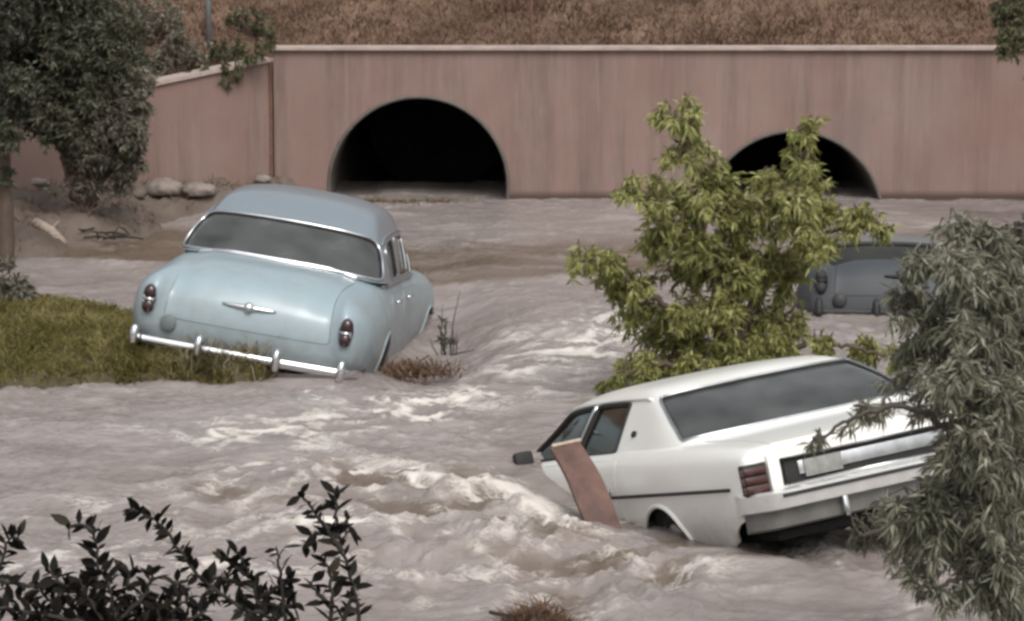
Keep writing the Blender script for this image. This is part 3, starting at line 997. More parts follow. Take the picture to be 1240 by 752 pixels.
def water_height(X, Y):
    wx = X + .35 * fbm(X * .7, Y * .5, 2, 31)
    wy = Y + .35 * fbm(X * .7, Y * .5, 2, 37)
    calm = sstep(WALL_Y - 9, WALL_Y - 7.5, Y)                       # slack pool below the culverts
    boil = np.clip(blob(X, Y, 560, 610, 1.6, 1.5) + blob(X, Y, 640, 670, 1.3, .8) + .8 * blob(X, Y, 780, 695, 1.1, .6) + .7 * blob(X, Y, 380, 590, 1.2, 1.0) + .5 * blob(X, Y, 900, 690, 1.2, .7), 0, 1.15)
    chute = np.clip(seg_zone(X, Y, [(770, 385), (700, 425), (600, 462), (470, 500), (340, 520)], .55), 0, 1)
    left = sstep(-.6, -2.2, X) * sstep(22, 20, Y)                      # smoother run on the left
    # the hull of the white car shelters a smoother strip of water along its side
    hull = [(.05, 18.9), (.32, 18.0), (.60, 17.3), (.90, 16.6), (1.38, 15.5), (1.7, 15.0)]
    lee, lvl = np.zeros_like(X), np.zeros_like(X)
    for (ax, ay), (bx_, by_) in zip(hull[:-1], hull[1:]):
        L2 = (bx_ - ax) ** 2 + (by_ - ay) ** 2
        t = np.clip(((X - ax) * (bx_ - ax) + (Y - ay) * (by_ - ay)) / L2, 0, 1)
        lee = np.maximum(lee, np.exp(-((X - ax - t * (bx_ - ax)) ** 2 + (Y - ay - t * (by_ - ay)) ** 2) / .34 ** 2))
    lvl = np.interp(Y, [14.8, 15.5, 16.6, 17.3, 18.0, 18.5, 19.0], [.0, .10, -.03, -.10, -.11, -.06, -.01])
    base = .018 * fbm(wx * .8, wy * .9, 3, 1) * (1 - .4 * calm)
    r1 = 1 - np.abs(noise2(wx * 1.3, wy * 1.5, 5)) * 2
    r2 = 1 - np.abs(noise2(wx * 2.7, wy * 3.4, 6)) * 2
    r3 = 1 - np.abs(noise2(wx * 6.0, wy * 7.5, 7)) * 2
    chop = .55 * noise2(wx * 2.0, wy * 3.0, 11) + .32 * (r2 - .5) + .30 * noise2(wx * 5.2, wy * 7.0, 12) + .27 * fbm(wx * 10, wy * 13, 2, 8)
    amp = .030 * (1 - .3 * calm) * (1 - .3 * left) + .034 * boil + .024 * chute
    h = base + amp * chop + (.035 * boil + .02 * chute + .016 * (1 - .5 * left)) * (r1 - .4) + (.010 + .009 * boil) * (1 - .4 * calm) * noise2(wx * 15, wy * 19, 9)
    # standing mounds thrown up around the sunken nose of the white car
    for px, py, rx, ry, a in ((600, 612, .40, .4, .05), (560, 640, .5, .3, .045), (650, 655, .5, .25, .07), (620, 672, .5, .25, .05), (770, 680, .5, .2, .045), (520, 585, .5, .4, .025), (850, 690, .4, .2, .03), (440, 610, .6, .3, .025), (330, 600, .5, .3, .02)):
        h = h + a * blob(X, Y, px, py, rx, ry) * (1 + 1.2 * chop)
    for px, py, rx, ry, a in ((645, 690, .7, .28, -.04), (560, 685, .6, .25, -.03)):
        h = h + a * blob(X, Y, px, py, rx, ry)
    h = h * (1 - .85 * lee) + lvl * lee
    # the pool spills over a low step; the river dips along the blue car's flank
    lip = np.interp(X, LIPX, LIPY) + .12 * fbm(X * .8, X * 0 + 2, 2, 39)
    h = h + .015 * sstep(lip - .25, lip + .25, Y)
    h = h - .34 * blob(X, Y, 522, 396, .50, 2.4)
    fa = r2 * .5 + r3 * .3 + .45 * fbm(wx * 2.2, wy * 1.8, 3, 41)
    foam = boil * sstep(.38, 1.1, fa + .25 * r1) * .72
    foam = foam + chute * sstep(.15, .75, fa) * 1.2
    foam = foam + .8 * seg_zone(X, Y, [(-20, 680), (150, 668), (330, 690)], .30) * sstep(.1, .8, fa)
    foam = foam + .6 * sstep(.32, .95, fa) * (1 - .5 * calm) * sstep(-.2, .5, fbm(wx * .7, wy * .7, 2, 44))
    foam = foam + .9 * blob(X, Y, 606, 590, .22, .5) + .5 * blob(X, Y, 640, 612, .2, .3)
    foam = foam + .7 * blob(X, Y, 665, 618, .16, .3)
    foam = foam * (1 - .7 * lee * sstep(17.2, 16.6, Y))
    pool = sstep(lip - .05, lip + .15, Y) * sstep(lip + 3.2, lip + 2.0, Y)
    brown = np.clip(.75 * boil * sstep(.75, -.1, r1) + pool * (.75 + .5 * fbm(wx * .5, wy * 1.6, 3, 45)) + .5 * pool * sstep(-1.5, -3.2, X), 0, 1)  # silt brown in the boil; dark wall reflection painted into the pool's colour
    return h, np.clip(foam, 0, 1.3), brown


_lp = [at(*p) for p in ((-300, 308), (0, 311), (230, 320), (500, 338), (620, 337), (770, 333), (1000, 326), (1500, 320))]
LIPX, LIPY = [p.x for p in _lp], [p.y for p in _lp]


def grid_mesh(name, xs, ys, fn, m, kind='structure', attrs=()):
    X, Y = np.meshgrid(xs, ys, indexing='ij')
    r = fn(X, Y)
    Z = r[0] if isinstance(r, tuple) else r
    V = np.stack([X.ravel(), Y.ravel(), Z.ravel()], 1)
    nx, ny = len(xs), len(ys)
    i = np.arange((nx - 1) * (ny - 1))
    a = (i // (ny - 1)) * ny + i % (ny - 1)
    Fq = np.stack([a, a + ny, a + ny + 1, a + 1], 1)
    o = mesh(name, V, Fq, m)
    for k, nm in enumerate(attrs):
        at_ = o.data.attributes.new(nm, 'FLOAT', 'POINT')
        at_.data.foreach_set('value', r[k + 1].ravel().astype(np.float32))
    return tag(o, kind=kind)


def water_mat():
    m = bpy.data.materials.new('muddy_flood_water')
    m.use_nodes = True
    t = m.node_tree
    L = t.links.new
    b = t.nodes['Principled BSDF']
    b.inputs['IOR'].default_value = 1.33
    fo = t.nodes.new('ShaderNodeAttribute')
    fo.attribute_name = 'foam'
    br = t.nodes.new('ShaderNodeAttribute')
    br.attribute_name = 'silt_and_reflection'
    tc = t.nodes.new('ShaderNodeTexCoord')
    mp = t.nodes.new('ShaderNodeMapping')
    mp.inputs['Scale'].default_value = (.75, 1.1, 1)
    L(tc.outputs['Object'], mp.inputs[0])
    n = t.nodes.new('ShaderNodeTexNoise')
    n.inputs['Scale'].default_value = 1.6
    n.inputs['Detail'].default_value = 8
    n.inputs['Distortion'].default_value = .8
    L(mp.outputs[0], n.inputs['Vector'])
    r = t.nodes.new('ShaderNodeValToRGB')
    e = r.color_ramp.elements
    e[0].position, e[0].color = .3, (.226, .194, .180, 1)
    e[1].position, e[1].color = .7, (.332, .290, .274, 1)
    L(n.outputs[0], r.inputs[0])
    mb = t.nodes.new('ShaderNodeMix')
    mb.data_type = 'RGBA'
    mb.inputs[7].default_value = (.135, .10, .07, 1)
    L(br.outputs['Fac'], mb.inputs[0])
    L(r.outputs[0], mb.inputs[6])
    mp2 = t.nodes.new('ShaderNodeMapping')
    mp2.inputs['Scale'].default_value = (.7, 1.5, 1)
    L(tc.outputs['Object'], mp2.inputs[0])

    def fil(scale, lo, hi, dist):
        q = t.nodes.new('ShaderNodeTexNoise')
        q.inputs['Scale'].default_value = scale
        q.inputs['Detail'].default_value = 7
        q.inputs['Roughness'].default_value = .62
        q.inputs['Distortion'].default_value = dist
        L(mp2.outputs[0], q.inputs['Vector'])
        sb = t.nodes.new('ShaderNodeMath')
        sb.operation = 'SUBTRACT'
        sb.inputs[1].default_value = .5
        L(q.outputs[0], sb.inputs[0])
        ab = t.nodes.new('ShaderNodeMath')
        ab.operation = 'ABSOLUTE'
        L(sb.outputs[0], ab.inputs[0])
        g_ = t.nodes.new('ShaderNodeMapRange')
        g_.inputs['From Min'].default_value, g_.inputs['From Max'].default_value = hi, lo
        L(ab.outputs[0], g_.inputs[0])
        return g_.outputs[0]
    f1, f2 = fil(4.5, .004, .05, 1.2), fil(11.0, .004, .07, .8)
    mxm = t.nodes.new('ShaderNodeMath')
    mxm.operation = 'MAXIMUM'
    L(f1, mxm.inputs[0])
    L(f2, mxm.inputs[1])
    # dense foam fills in, thin foam shows as filaments
    pw = t.nodes.new('ShaderNodeMapRange')
    pw.inputs['From Min'].default_value, pw.inputs['From Max'].default_value = .55, 1.2
    L(fo.outputs['Fac'], pw.inputs[0])
    fmx = t.nodes.new('ShaderNodeMath')
    fmx.operation = 'MAXIMUM'
    L(mxm.outputs[0], fmx.inputs[0])
    L(pw.outputs[0], fmx.inputs[1])
    mu = t.nodes.new('ShaderNodeMath')
    mu.operation = 'MULTIPLY'
    mu.use_clamp = True
    L(fo.outputs['Fac'], mu.inputs[0])
    L(fmx.outputs[0], mu.inputs[1])
    mf = t.nodes.new('ShaderNodeMix')
    mf.data_type = 'RGBA'
    mf.inputs[7].default_value = (.70, .65, .60, 1)
    L(mu.outputs[0], mf.inputs[0])
    L(mb.outputs[2], mf.inputs[6])
    L(mf.outputs[2], b.inputs['Base Color'])
    ro = t.nodes.new('ShaderNodeMapRange')
    ro.inputs['To Min'].default_value, ro.inputs['To Max'].default_value = .08, .6
    L(mu.outputs[0], ro.inputs[0])
    L(ro.outputs[0], b.inputs['Roughness'])
    b1 = t.nodes.new('ShaderNodeTexNoise')
    b1.inputs['Scale'].default_value = 11
    b1.inputs['Detail'].default_value = 8
    b1.inputs['Roughness'].default_value = .7
    b1.inputs['Distortion'].default_value = .6
    L(mp.outputs[0], b1.inputs['Vector'])
    b2 = t.nodes.new('ShaderNodeTexNoise')
    b2.inputs['Scale'].default_value = 38
    b2.inputs['Detail'].default_value = 5
    b2.inputs['Distortion'].default_value = .5
    L(mp2.outputs[0], b2.inputs['Vector'])
    bq = t.nodes.new('ShaderNodeBump')
    bq.inputs['Strength'].default_value = .5
    bq.inputs['Distance'].default_value = .015
    L(b2.outputs[0], bq.inputs['Height'])
    bp = t.nodes.new('ShaderNodeBump')
    L(bq.outputs[0], bp.inputs['Normal'])
    bp.inputs['Strength'].default_value = .7
    bp.inputs['Distance'].default_value = .04
    L(b1.outputs[0], bp.inputs['Height'])
    L(bp.outputs[0], b.inputs['Normal'])
    return m


ys_w = np.concatenate([np.linspace(4, 12.4, 15), np.arange(12.5, 21, .026), np.arange(21, 27, .04), np.arange(27, WALL_Y + .6, .07), [WALL_Y + 2]])
xs_w = np.concatenate([np.linspace(-70, -9, 20), np.linspace(-8.5, -4.2, 60), np.arange(-4.1, 4.1, .028), np.linspace(4.2, 8.5, 60), np.linspace(9, 70, 20)])
grid_mesh('river_water', xs_w, ys_w, water_height, water_mat(), attrs=('foam', 'silt_and_reflection'))

# ------------------------------------------------------------------ banks and hillside
def near_bank(X, Y):
    z = np.interp(Y, [-80, 4.5, 8, 12, 14], [2.2, 1.75, 1.15, -.05, -.6])
    z = z + .3 * sstep(1.4, 3.2, X) * sstep(13.5, 11, Y) - .0
    return z + .06 * fbm(X * .9, Y * .9, 3, 51)


grid_mesh('near_bank', np.linspace(-60, 60, 200), np.concatenate([np.linspace(-80, 0, 12), np.linspace(.5, 14, 60)]), near_bank, M['mud'])

WING = [at(335, 240).x, WALL_Y, at(120, 243).x - 2.6, WALL_Y - 3.0]        # the wing wall's two ends


def left_bank(X, Y):
    edge = -3.15 - .55 * sstep(34.5, 30, Y) - 1.2 * sstep(31, 26, Y) + .25 * fbm(X * .0 + 3, Y * .8, 2, 61) + 1.05 * sstep(WALL_Y - 1.6, WALL_Y - .6, Y)
    d = edge - X
    z = -.3 + .48 * sstep(-.3, .7, d) + .07 * np.clip(d, 0, 30) + .10 * fbm(X * 2.2, Y * 2.2, 4, 63) * sstep(0, .5, d) + .05 * fbm(X * 6, Y * 6, 2, 65) * sstep(0, .5, d)
    z = z - .9 * sstep(29.3, 27.0, Y)
    return z


grid_mesh('left_bank', np.concatenate([np.linspace(-60, -9, 30), np.linspace(-8.8, -2.0, 120)]), np.linspace(24, WALL_Y + .35, 110), left_bank, M['mud'])


def hill_mat():
    m = mat('dry_grass_slope', (.135, .08, .057), .95, var=.35, scale=1.4, bump=.8, bscale=12, alt=(.20, .13, .09))
    return m


def hill(X, Y):
    top = np.interp(X, [-60, -4.6, WING[0], 60], [2.2, 1.75, 1.62, 1.60])
    wl = np.interp(X, [-60, WING[2], WING[0], 60], [-3.0, -3.0, 0, 0])          # follows the wing wall
    s = Y - WALL_Y - wl
    z = top + .0 * X + np.clip(s - .25, 0, 14) * .46 + .09 * fbm(X * 1.1, Y * 1.1, 4, 71)
    drop = np.interp(X, [-60, WING[2], WING[0], 60], [-1.35, -1.35, -.15, 0])
    return z + drop * sstep(3.0, 0, s)


WLX, WLS = [-60, WING[2], WING[0], 60], [-3.0, -3.0, 0, 0]
xs_h = np.concatenate([np.linspace(-300, -14, 20), np.linspace(-13, 13, 150), np.linspace(14, 300, 20)])
ss_h = np.concatenate([np.linspace(.22, 12, 90), np.linspace(13, 600, 30)])
XH, SH = np.meshgrid(xs_h, ss_h, indexing='ij')
YH = WALL_Y + np.interp(XH, WLX, WLS) + SH
VH = np.stack([XH.ravel(), YH.ravel(), hill(XH, YH).ravel()], 1)
nh = len(ss_h)
ih = np.arange((len(xs_h) - 1) * (nh - 1))
ah = (ih // (nh - 1)) * nh + ih % (nh - 1)
tag(mesh('hillside', VH, np.stack([ah, ah + nh, ah + nh + 1, ah + 1], 1), hill_mat()), kind='structure')

def on_hill(px, py):
    for Y in np.arange(WALL_Y - 2.6, WALL_Y + 14, .02):
        p_ = atY(px, py, Y)
        if Y > WALL_Y + np.interp(p_.x, WLX, WLS) + .3 and p_.z < float(hill(np.array(p_.x), np.array(Y))):
            return p_
    return atY(px, py, WALL_Y + 3)


# ------------------------------------------------------------------ culvert headwall
def wall_mat():
    m = bpy.data.materials.new('stained_pink_concrete')
    m.use_nodes = True
    t = m.node_tree
    L = t.links.new
    b = t.nodes['Principled BSDF']
    b.inputs['Roughness'].default_value = .88
    tc = t.nodes.new('ShaderNodeTexCoord')

    def noise(sc, scale, det=6, rough=.6):
        mp = t.nodes.new('ShaderNodeMapping')
        mp.inputs['Scale'].default_value = sc
        L(tc.outputs['Object'], mp.inputs[0])
        n = t.nodes.new('ShaderNodeTexNoise')
        n.inputs['Scale'].default_value = scale
        n.inputs['Detail'].default_value = det
        n.inputs['Roughness'].default_value = rough
        L(mp.outputs[0], n.inputs['Vector'])
        return n

    def mix(fac, a, bcol):
        x = t.nodes.new('ShaderNodeMix')
        x.data_type = 'RGBA'
        L(fac, x.inputs[0])
        if isinstance(a, tuple):
            x.inputs[6].default_value = (*a, 1)
        else:
            L(a, x.inputs[6])
        x.inputs[7].default_value = (*bcol, 1)
        return x.outputs[2]

    def rng_(src, lo, hi, tmax=1.0):
        x = t.nodes.new('ShaderNodeMapRange')
        x.inputs['From Min'].default_value, x.inputs['From Max'].default_value = lo, hi
        x.inputs['To Max'].default_value = tmax
        L(src, x.inputs[0])
        return x.outputs[0]
    big = noise((1, 1, .7), .7, 5)
    c = mix(rng_(big.outputs[0], .35, .7), (.20, .128, .110), (.255, .182, .158))
    st = noise((3.0, 3.0, .13), 1.1, 8, .75)
    mk = noise((1, 1, .6), .9, 4)
    mm = t.nodes.new('ShaderNodeMath')
    mm.operation = 'MULTIPLY'
    L(rng_(st.outputs[0], .46, .62, 1.0), mm.inputs[0])
    L(rng_(mk.outputs[0], .36, .60, .75), mm.inputs[1])
    c = mix(mm.outputs[0], c, (.125, .085, .072))
    st2 = noise((5.2, 5.2, .3), 1.3, 8, .8)
    c = mix(rng_(st2.outputs[0], .52, .68, .6), c, (.27, .215, .19))
    gy_ = noise((1, 1, .8), .8, 5)
    c = mix(rng_(gy_.outputs[0], .56, .72, .5), c, (.175, .15, .14))
    pk = noise((1, 1, 1), .55, 3)
    c = mix(rng_(pk.outputs[0], .55, .75, .5), c, (.215, .118, .098))
    sx = t.nodes.new('ShaderNodeSeparateXYZ')
    L(tc.outputs['Object'], sx.inputs[0])
    wet = rng_(sx.outputs[2], .13, .05, .85)
    c = mix(wet, c, (.05, .03, .024))
    L(c, b.inputs['Base Color'])
    n2 = noise((1, 1, 1), 30, 5)
    bp = t.nodes.new('ShaderNodeBump')
    bp.inputs['Strength'].default_value = .25
    bp.inputs['Distance'].default_value = .01
    L(n2.outputs[0], bp.inputs['Height'])
    L(bp.outputs[0], b.inputs['Normal'])
    return m


WALLM = wall_mat()
TOP = atY(620, 55, WALL_Y).z
x0, x1 = WING[0], 11.0
wall = empty('culvert_headwall', (at(620, 243).x, WALL_Y, 0))
tag(wall, 'stained pinkish concrete headwall with two round culvert mouths and pale coping', 'wall')
c1, c2 = atY(507, 226, WALL_Y), atY(960, 267, WALL_Y)
PR = 108.0 / F_PX * math.hypot(WALL_Y, CAM_H)
PIPES = [(c1.x, c1.z), (c2.x, c2.z)]
P0 = Vector(wall.location)
outer = densify([(x0, -2.0), (x1, -2.0), (x1, TOP - .06), (x0, TOP - .06)], .5)
V, E = [], []
circs = [[(cx + PR * math.cos(a), cz + PR * math.sin(a)) for a in np.linspace(0, 2 * math.pi, 56, endpoint=False)] for cx, cz in PIPES]
for lp in [outer] + circs:
    o_ = len(V)
    V += [Vector(p) for p in lp]
    E += [(o_ + i, o_ + (i + 1) % len(lp)) for i in range(len(lp))]
rr = delaunay_2d_cdt(V, E, [], 0, 1e-6)
W2 = np.array([tuple(v) for v in rr[0]])
T2 = np.array([f for f in rr[2]])
cen = W2[T2].mean(1)
ok = inside(cen, outer)
for c_ in circs:
    ok &= ~inside(cen, c_)
fw = mesh('front_wall', np.stack([W2[:, 0] - P0.x, 0 * W2[:, 0], W2[:, 1]], 1), T2[ok], WALLM, wall, smooth=False)
md = fw.modifiers.new('thickness', 'SOLIDIFY')
md.thickness, md.offset = .30, 0
fw.location.y = .15
cop = MB().box(((x0 + x1) / 2 - P0.x, .14, TOP - .036), (x1 - x0 + .04, .40, .045), bev=.012)
cop.build('coping', M['concrete'], wall, sharp=40)
for k, (cx, cz) in enumerate(PIPES):
    mb = MB()
    rings = []
    for i, y in enumerate(np.linspace(-.02, 9, 180)):
        r_ = PR - .012 + .012 * math.sin(i * math.pi / 2)
        rings.append([Vector((cx - P0.x + r_ * math.cos(a), y, cz + r_ * math.sin(a))) for a in np.linspace(0, 2 * math.pi, 48, endpoint=False)])
    mb.loft(rings, closed=True)
    mb.add(rings[-1], [tuple(range(48))])
    if k == 0:
        PIPEM = mat('dark_corrugated_steel', (.11, .095, .085), .7, var=.3, scale=3)
    mb.build('culvert_pipe', PIPEM, wall)
    MB().tube([(cx - P0.x + (PR + .005) * math.cos(a), -.005, cz + (PR + .005) * math.sin(a)) for a in np.linspace(0, 2 * math.pi, 56, endpoint=False)], .022, 6, closed=True).build('pipe_rim', PIPEM, wall)
# wing wall, top edge sloping down to the left
wa, wb = Vector((WING[0] - .02, WALL_Y + .0, 0)), Vector((WING[2], WING[3], 0))
d = (wb - wa)
dn = Vector((d.y, -d.x, 0)).normalized()
if dn.y > 0:
    dn = -dn
za, zb = atY(333, 75, WALL_Y).z, atY(-62, 190, WALL_Y - 3.0).z
th = .26
ww = empty('wing_wall', (wa + wb) / 2)
tag(ww, 'pink concrete wing wall with sloping top left of the culvert headwall', 'wall')
Cc = Vector(ww.location)
loc_ = lambda p, z: (p.x - Cc.x, p.y - Cc.y, z)
Vw = []
for p in (wa, wb):
    z = za if p is wa else zb
    for q in (p, p - dn * th):
        Vw += [loc_(q, -2.0), loc_(q, z)]
Fw = [(0, 4, 5, 1), (2, 3, 7, 6), (1, 5, 7, 3), (0, 1, 3, 2), (4, 6, 7, 5), (0, 2, 6, 4)]
mesh('wall_face', Vw, Fw, WALLM, ww, smooth=False)
wc = MB()
a3, b3 = Vector(loc_(wa - dn * th / 2, za + .03)), Vector(loc_(wb - dn * th / 2, zb + .03))
dd_ = (b3 - a3).normalized()
sd_ = dn * (th / 2 + .035)
upv = Vector((0, 0, .022))
rings = [[p + sd_ - upv, p + sd_ + upv, p - sd_ + upv, p - sd_ - upv] for p in (a3, b3)]
wc.loft(rings, closed=True, cap=True).build('coping', M['concrete'], ww, smooth=False)
# joint between headwall and wing wall
MB().box((x0 - P0.x - .03, -.012, TOP / 2 - .5), (.035, .06, TOP + .9), bev=.005).build('joint_strip', M['rust'], wall, smooth=False)

# ------------------------------------------------------------------ foliage helpers
def leaves(P, D, L, Wd, tone, droop=0.0):
    """Arrays of leaf base, direction, length, width -> folded leaf of four triangles each."""
    n = len(P)
    D = D / (np.linalg.norm(D, axis=1, keepdims=True) + 1e-9)
    rnd = rng.normal(size=(n, 3))
    rnd[:, 2] *= .6
    S_ = np.cross(D, rnd)
    S_ /= np.linalg.norm(S_, axis=1, keepdims=True) + 1e-9
    Nn = np.cross(D, S_)
    L, Wd = L[:, None], Wd[:, None]
    tip = P + D * L + np.array([0, 0, -1]) * L * droop
    mid = P + D * L * .45 + Nn * Wd * .18
    V = np.stack([P, mid + S_ * Wd * .5 - Nn * Wd * .18, mid - S_ * Wd * .5 - Nn * Wd * .18, tip, mid], 1).reshape(-1, 3)
    b = np.arange(n)[:, None] * 5
    F = np.concatenate([b + np.array([[0, 1, 4]]), b + np.array([[4, 1, 3]]), b + np.array([[0, 4, 2]]), b + np.array([[4, 3, 2]])], 0)
    return V, F, np.repeat(tone, 5)


def crown_mesh(name, clumps, parent, leafm, woodm, n_tw, lv, L, Wd, droop=.3, anchors=None, tone_bias=0.0, spread=1.0):
    """Clumps (centre, radius xyz): twigs reach from the nearest limb into each clump, leaves sit along the twigs."""
    P, D, TW = [], [], []
    tb = []
    for c, rad in clumps:
        c = np.array(c)
        rad = np.array(rad)
        cb = rng.normal() * .12
        for _ in range(max(2, int(n_tw * (rad[0] * rad[2]) / .06))):
            q = rng.normal(size=3)
            q /= np.linalg.norm(q)
            e = c + q * rad * rng.random() ** .45
            if anchors is not None and len(anchors):
                a = anchors[((anchors - c) ** 2).sum(1).argmin()]
                st = a + (e - a) * rng.uniform(.35, .7)
            else:
                st = c
            dv = e - st
            ln = np.linalg.norm(dv)
            mx_ = .55
            if ln > mx_:
                st = e - dv / ln * mx_
            midp = (st + e) / 2 + rng.normal(size=3) * .03 + np.array([0, 0, .04])
            TW.append((st, midp, e))
            k = max(2, int(lv * rng.uniform(.7, 1.3)))
            t = rng.uniform(.15, 1.05, k)[:, None]
            pts = (1 - t) ** 2 * st + 2 * t * (1 - t) * midp + t * t * e
            tg = (e - st)[None] / (np.linalg.norm(e - st) + 1e-6)
            dd = tg * .6 + rng.normal(size=(k, 3)) * .65 * spread + np.array([0, 0, -droop])
            P.append(pts)
            D.append(dd)
            tb.append(np.full(k, cb))
    P, D, tb = np.concatenate(P), np.concatenate(D), np.concatenate(tb)
    n = len(P)
    tone = np.clip(.5 + tone_bias + tb + rng.normal(size=n) * .22, 0, 1)
    V, F, tn = leaves(P, D, L * rng.uniform(.6, 1.3, n), Wd * rng.uniform(.7, 1.25, n), tone, droop * .25)
    # twigs as thin three-sided rods
    tv, tf = [], []
    o = len(V)
    for st, md_, e in TW:
        for p, r_ in ((st, .006), (md_, .0045), (e, .002)):
            for k in range(3):
                a = 2.094 * k
                tv.append((p[0] + r_ * math.cos(a), p[1] + r_ * math.sin(a), p[2] + r_ * .3 * math.sin(a)))
        for i in range(2):
            for k in range(3):
                a, b = o + i * 3 + k, o + i * 3 + (k + 1) % 3
                tf += [(a, b, b + 3), (a, b + 3, a + 3)]
        o += 9
    F = np.concatenate([F, np.array(tf)])
    mi = np.concatenate([np.zeros(n * 4, int), np.ones(len(tf), int)])
    ob = mesh(name, np.concatenate([V, np.array(tv)]), F, [leafm, woodm], parent, smooth=False, mi=mi, tone=np.concatenate([tn, np.full(len(tv), .5)]))
    ob['kind'] = 'stuff'
    return ob


def limb_pts(pts, n=10, wob=.03):
    P = [Vector(p) for p in pts]
    out = []
    for i in range(len(P) - 1):
        a, b, c, d = P[max(0, i - 1)], P[i], P[i + 1], P[min(len(P) - 1, i + 2)]
        for k in range(n):
            t = k / n
            q = .5 * ((2 * b) + (c - a) * t + (2 * a - 5 * b + 4 * c - d) * t * t + (-a + 3 * b - 3 * c + d) * t ** 3)
            out.append(q + Vector(rng.normal(size=3) * wob * .3))
    return out + [P[-1]]


def tree(name, label, cat, base, trunks, clumps, leafm, barkm, r0=.05, group=None, second=None, **kw):
    """base: ground point; trunks: polylines from the base; each limb is a part, the crown one mass of leaves."""
    root = empty(name, base)
    tag(root, label, cat, group)
    B = Vector(base)
    anchors = []
    for i, pl in enumerate(trunks):
        pts = limb_pts([Vector(p) - B for p in pl])
        rad = [r0 * (1 if i == 0 else .6) * (1 - .85 * k / (len(pts) - 1)) + .004 for k in range(len(pts))]
        MB().tube(pts, rad, 8).build('trunk' if i == 0 else 'limb', barkm, root)
        anchors += [np.array(p) for p in pts]
    cl = [(np.array(c) - np.array(B), r) for c, r in clumps]
    crown_mesh('crown', cl, root, leafm, barkm, anchors=np.array(anchors), **kw)
    if second:
        cl2 = [(np.array(c) - np.array(B), r) for c, r in second[0]]
        crown_mesh('crown', cl2, root, second[1], barkm, anchors=np.array(anchors), **kw)
    return root


def pix_clumps(lst, Y, jit, dep=1.0):
    out = []
    for px, py, r in lst:
        yy = Y + rng.uniform(-jit, jit)
        c = atY(px, py, yy)
        m = r / F_PX * yy
        out.append(((c.x, c.y, c.z), (m, m * dep, m)))
    return out


# ------------------------------------------------------------------ trees
# yellow-green tree standing in the flood behind the white car
YM = 21.0
base = at(905, 492)
base = Vector((atY(905, 480, YM).x, YM, -.3))
mid = lambda px, py, dy=0: atY(px, py, YM + dy)
tr_mid = [
 [base, mid(895, 430), mid(880, 370), mid(855, 290, .1), mid(838, 200), mid(826, 140)],
 [mid(893, 425), mid(915, 350, .2), mid(950, 260, .2), mid(972, 200), mid(980, 145)],
 [mid(890, 410), mid(830, 380, -.2), mid(775, 350, -.3), mid(735, 315, -.3), mid(695, 320, -.3)],
 [mid(880, 360), mid(830, 290), mid(790, 245), mid(752, 228)],
 [mid(912, 360, .2), mid(980, 300, .2), mid(1030, 270, .2), mid(1078, 275, .2)],
 [mid(900, 440), mid(840, 440, -.3), mid(780, 445, -.4), mid(725, 468, -.4)],
 [mid(905, 440), mid(960, 420), mid(1020, 418), mid(1075, 432)],
]
cl_mid = pix_clumps([(828, 140, 26), (803, 150, 20), (838, 180, 28), (812, 195, 20), (858, 205, 26), (978, 158, 24), (972, 195, 26), (950, 225, 34), (985, 228, 28), (765, 235, 22), (800, 240, 30),
  (845, 245, 42), (900, 265, 44), (955, 275, 44), (1005, 262, 32), (1045, 268, 30), (808, 285, 34), (1072, 280, 16), (712, 318, 24), (738, 330, 28), (765, 350, 30),
  (835, 315, 46), (890, 325, 48), (945, 335, 44), (790, 385, 26), (840, 380, 44), (900, 390, 48), (950, 395, 36), (815, 425, 38), (870, 440, 44), (935, 435, 40), (765, 448, 30), (733, 466, 16), (790, 455, 30),
  (1005, 425, 20), (1050, 428, 24), (1080, 438, 20), (698, 312, 12), (690, 335, 9), (765, 385, 24), (785, 412, 22), (745, 350, 24), (995, 300, 26), (880, 225, 26), (922, 225, 22), (788, 300, 22)], YM, .35)
cl_mid += pix_clumps([(845, 300, 26), (880, 380, 34), (890, 430, 30), (830, 385, 24), (775, 352, 18), (740, 325, 16), (860, 250, 24), (835, 205, 18), (960, 250, 26), (975, 205, 16), (980, 300, 26), (1030, 275, 18), (800, 258, 18), (905, 330, 30), (840, 440, 26), (780, 448, 20), (930, 425, 30), (1000, 420, 14), (745, 462, 14)], YM - .45, .12)
tree('leafy_tree', 'yellow green bushy tree rising from the flood behind the white car', 'tree', base, tr_mid, cl_mid, M['leaf_mid'], M['bark'], .045,
     n_tw=50, lv=17, L=.08, Wd=.023, droop=.6)

# grey-green willow-leaved bush on the near bank at the right
YR = 12.6
bx = atY(1215, 700, YR)
base = Vector((bx.x + .15, YR + .1, near_bank(np.array(bx.x + .15), np.array(YR + .1)) - .03))
rg = lambda px, py, dy=0: atY(px, py, YR + dy)
tr_right = [
 [base, rg(1225, 690), rg(1205, 600), rg(1190, 500), rg(1175, 400), rg(1160, 290)],
 [rg(1210, 620), rg(1180, 560, -.2), rg(1120, 500, -.3), rg(1050, 500, -.3), rg(985, 535, -.3)],
 [rg(1215, 640), rg(1170, 640, -.2), rg(1100, 630, -.3), rg(1040, 650, -.3)],
 [rg(1195, 520), rg(1150, 440), rg(1110, 370), rg(1085, 330)],
 [rg(1200, 540), rg(1225, 430, .2), rg(1235, 330, .2), rg(1215, 280, .2)],
 [rg(1220, 660), rg(1190, 690, -.3), rg(1150, 705, -.3), rg(1120, 725, -.3)],
]
